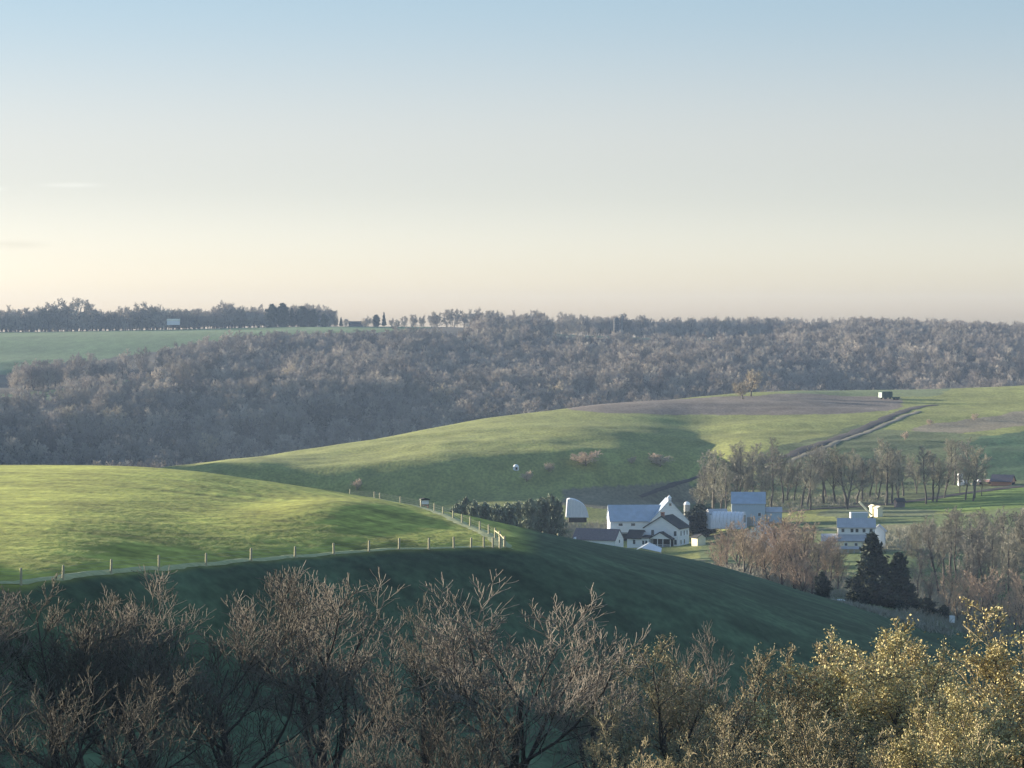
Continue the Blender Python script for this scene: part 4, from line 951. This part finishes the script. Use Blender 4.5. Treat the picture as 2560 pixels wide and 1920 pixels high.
# --- red shed by the right edge with white things beside it
t = shed(1003, 1075, 488.5, 7.6, 6, 3.0, 2.0, -24, 'faded red shed with a grey roof at the right end of the tree row', M['red'], M['purple'], over=.6)
MB().box(3.81, 3.9, -2.2, 2.2, 0, 2.4).build('open_bay', M['dark'], t)
def slab(u, d, vb, w, h, dp, label, m, name, cat, dome=False):
    b = gp(u, d); b.z = E - dr(vb, d); t = thing(name, label, cat, b, math.radians(10))
    if dome:
        MB().lathe([(w / 2, -.3), (w / 2, h * .45)] + [(w / 2 * math.cos(a), h * .45 + h * .55 * math.sin(a)) for a in np.linspace(.1, 1.55, 7)], 18).build('shell', m, t, smooth=True)
        MB().box(-w * .18, w * .18, -w / 2 - .03, -w / 2 + .25, 0, h * .5).build('doorway', M['dark'], t)
    else:
        mb = MB(); mb.box(-w / 2, w / 2, -dp / 2, dp / 2, -.3, h * .9); mb.build('body', m, t)
        mb = MB(); mb.prism([(-w / 2 - .06, h * .9), (w / 2 + .06, h * .9), (w / 2 - .05, h), (-w / 2 + .05, h)], 'y', -dp / 2 - .06, dp / 2 + .06); mb.build('lid', m, t)
    return t
slab(960.3, 1080, 488.5, 1.7, 5.6, 1.5, 'narrow upright white feed bin left of the red shed', M['white'], 'feed_bin', 'bin')
slab(964.8, 1082, 488, 2.8, 3.2, 2, 'round white calf hutch beside the upright feed bin', M['white'], 'calf_hutch', 'hutch', dome=True)
slab(974.5, 1080, 488.6, 3.0, 2.2, 2.2, 'cream livestock tank left of the red shed', M['cream'], 'water_tank', 'tank')
wagon(985, 1080, 5.0, 1.7, 'low white flat wagon in front of the red shed', 2, M['white'], M['white'])
for k, (u, w) in enumerate(((1013, 2.4), (1019, 3.2))):
    slab(u, 1070, 489.5, w, 1.6, 2, 'pale cream hay bale stack right of the red shed, %s' % ('nearer the shed' if k == 0 else 'nearer the edge'), M['verge'], 'bale_stack', 'bales')
# --- white hutch in the middle pasture, feeder at the fence, box on the hilltop
slab(516, 1045, 0, 2.3, 2.1, 2, 'small white domed hutch alone in the shaded middle pasture', M['white'], 'calf_hutch', 'hutch', dome=True).location = gp(516, hit(516, 470, 950, 1300))
def feeder():
    b = gp(424.5, 540); t = thing('livestock_feeder', 'white box feeder with a dark roof on reddish legs at the fence', 'feeder', b, math.radians(10))
    MB().box(-.72, .72, -.55, .55, .65, 1.45).build('box', M['white'], t)
    MB().prism([(-.95, 1.42), (.95, 1.42), (.85, 1.62), (0, 1.78), (-.85, 1.62)], 'y', -.75, .75).build('roof', M['black'], t)
    for x in (-.65, .65):
        for y in (-.48, .48): MB().box(x - .07, x + .07, y - .07, y + .07, -.2, .65).build('leg', M['rust'], t)
    MB().box(-.6, .6, -.7, -.56, .3, .55).build('trough', M['rust'], t)
feeder()
def hilltop_box():
    u, d = 885.5, 1500; b = gp(u, d); t = thing('livestock_trailer', 'dark green box trailer with its sunlit end painted pale on top of the ploughed hill', 'trailer', b, math.radians(35))
    MB().prism([(-3.6, .7), (3.6, .7), (3.6, 3.4), (3.2, 3.9), (-3.2, 3.9), (-3.6, 3.4)], 'y', -1.5, 1.5).build('body', M['green_box'], t)
    MB().box(-3.72, -3.61, -1.3, 1.3, .85, 3.5).build('sunlit_end', M['sunlit_panel'], t)
    for x in (-1.6, 1.8):
        for y in (-1.4, 1.4): MB().tube((x, y - .15, .5), (x, y + .15, .5), .55, .55, 14).build('wheel', M['dark'], t)
    wagon(896, 1490, 3.5, 1.6, 'low dark implement wagon beside the green trailer on the hilltop', -20, M['green_box'], M['purple'])
hilltop_box()
# --- far ridge: white barn, roofs, silo and mast
shed(173.5, 2957, 322.5, 13, 9, 1.9, 1.6, 5, 'far white barn with a pale roof among the ridge trees', M['white'], M['cream'], cat='barn', name='barn', axis='x')
shed(320, 2940, 324, 5, 5, 2.4, 1.6, 5, 'tiny pale hut by the skyline evergreens', M['white'], M['greyroof'], name='hut', cat='hut')
shed(356, 2990, 325.5, 15, 12, 1.6, 2.6, 4, 'low dark barn roof on the skyline left of the gap', M['purple'], M['black'], name='barn', cat='barn')
silo(616.5, 2950, 317.5, 333, 6.0, 'dark silo on the far skyline', M['dark'], M['black'])
def mast():
    b = gp(622, 2950); h = rooted(314, 2950, 622); t = thing('radio_mast', 'thin mast standing beside the dark skyline silo', 'mast', b)
    MB().tube((0, 0, -.5), (0, 0, h), .55, .35, 6).build('pole', M['stone'], t)
    MB().tube((-1.6, 0, h * .85), (1.6, 0, h * .85), .2, .2, 6).build('crossarm', M['stone'], t)
mast()
# --- details along the crest of the dark slope
strip('verge', [(519, 598), (545, 602), (575, 606), (610, 608)], 3.0, M['track'], lift=.12, label='tan strip along the far edge of the dark slope')
t = thing('short_fence', 'two pale posts on the tan strip left of the long low shed', 'fence', gp(543, 602))
for u in (543, 558):
    g = gp(u, 603) - t.location; MB().tube(g + Vector((0, 0, -.3)), g + Vector((0, 0, 2.6)), .22, .18, 8).build('post', M['wood'], t)
MB().tube(gp(543, 603) - t.location + Vector((0, 0, 1.1)), gp(558, 603) - t.location + Vector((0, 0, 1.1)), .03, .03, 6).build('rail', M['wood'], t)
strip('verge', [(828, 640), (850, 640), (880, 636), (905, 630), (930, 625)], 5.5, M['verge'], lift=.15, label='sunlit grass strip under the dark conifers')
wagon(836, 645, 3.0, 1.5, 'small white trailer at the foot of the conifers', 20, M['white'], M['white'], name='trailer')
slab(952, 650, 0, 1.0, 1.2, .9, 'small white block added as a sun spot right of the conifers', M['white'], 'sun_spot', 'box').location = gp(952, 650, 1.2)  # white block added in place of a spot of sunlight
# --- tracks, ditches and hedge lines on the middle farm
DL = [(935, 405), (919, 406.5), (882, 421), (859, 430), (829, 441), (790, 456), (755, 466)]
strip('ditch', [(u, hit(u, v, 1150, 1500)) for u, v in DL], 6, M['darksoil'], lift=.25, step=5, label='dark ditch line running up the pasture')
strip('farm_track', [(u, hit(u, v + 5, 1130, 1480)) for u, v in DL[1:]], 3.5, M['track'], lift=.22, step=5, label='pale track beside the ditch')
strip('ditch', [(u, hit(u, v, 1000, 1180)) for u, v in ((700, 476), (674, 484), (655, 491), (640, 497))], 2.0, M['darksoil'], lift=.25, step=3, label='short dark bank behind the white barn')
strip('farm_track', [(520, 905), (560, 985), (600, 990), (660, 985), (700, 1000)], 5, M['track'], lift=.2, step=4, label='tan lane behind the white barn')
strip('road', [(690, 1018), (740, 1016), (800, 1016), (860, 1022), (905, 1034), (950, 1050), (1000, 1062), (1060, 1072)], 7, M['darksoil'], lift=.2, step=4, label='dark lane under the tree row')

# --- undergrowth along the creek: one uncountable mass of twigs
def scrub():
    R = np.random.default_rng(41); parts = []
    zones = [(690, 890, 1025, 1075, 330, 1.1), (700, 850, 668, 760, 700, 1.2), (900, 1060, 640, 740, 800, 1.5), (560, 700, 955, 1010, 450, 2.0), (830, 950, 612, 640, 260, 1.0), (870, 960, 830, 900, 160, 1.6)]
    for (u0, u1, d0, d1, n, h) in zones:
        u = R.uniform(u0, u1, n); d = R.uniform(d0, d1, n); x = (u - 512) * d / F; z = gz(x, d)
        c = 14; X = np.repeat(x, c) + R.normal(0, .9, n * c); Y = np.repeat(d, c) + R.normal(0, .9, n * c); Z = np.repeat(z, c)
        hh = h * R.uniform(.4, 1.2, n * c); top = np.stack([X + R.normal(0, .9, n * c) * h * .6, Y + R.normal(0, .9, n * c), Z + hh], 1); bot = np.stack([X, Y, Z - .1], 1)
        P = np.stack([bot, (bot + top) / 2 + R.normal(0, .15, (n * c, 3)), top], 1); parts.append((ribbons(P, .13, R), 0))
    V, Fc, Mi = merge(parts)
    tag(link('undergrowth', new_mesh('undergrowth', V, Fc, [M['twig_tan']], Mi)), 'tangled brown undergrowth along the creek and farm edges', 'undergrowth', None, 'stuff')
scrub()

# ------------------------------------------------------------------ haze: the air itself
def haze():
    m = bpy.data.materials.new('haze'); m.use_nodes = True; N = m.node_tree.nodes; L = m.node_tree.links; N.clear()
    o = N.new('ShaderNodeOutputMaterial'); v = N.new('ShaderNodeVolumePrincipled'); v.inputs['Color'].default_value = (.50, .67, 1.0, 1); v.inputs['Density'].default_value = HAZE; v.inputs['Anisotropy'].default_value = 0.0
    L.new(v.outputs[0], o.inputs['Volume'])
    zt = max(E + 6, ZMAX + 2, max((o_.matrix_world.translation.z for o_ in bpy.data.objects), default=0)) + 22
    ob = MB().box(-3250, 3250, -120, 3560, float(ZMIN) - 1.5, zt).build('haze', m); tag(ob, 'thin blue evening haze over the valley', 'haze', None, 'stuff')
haze()
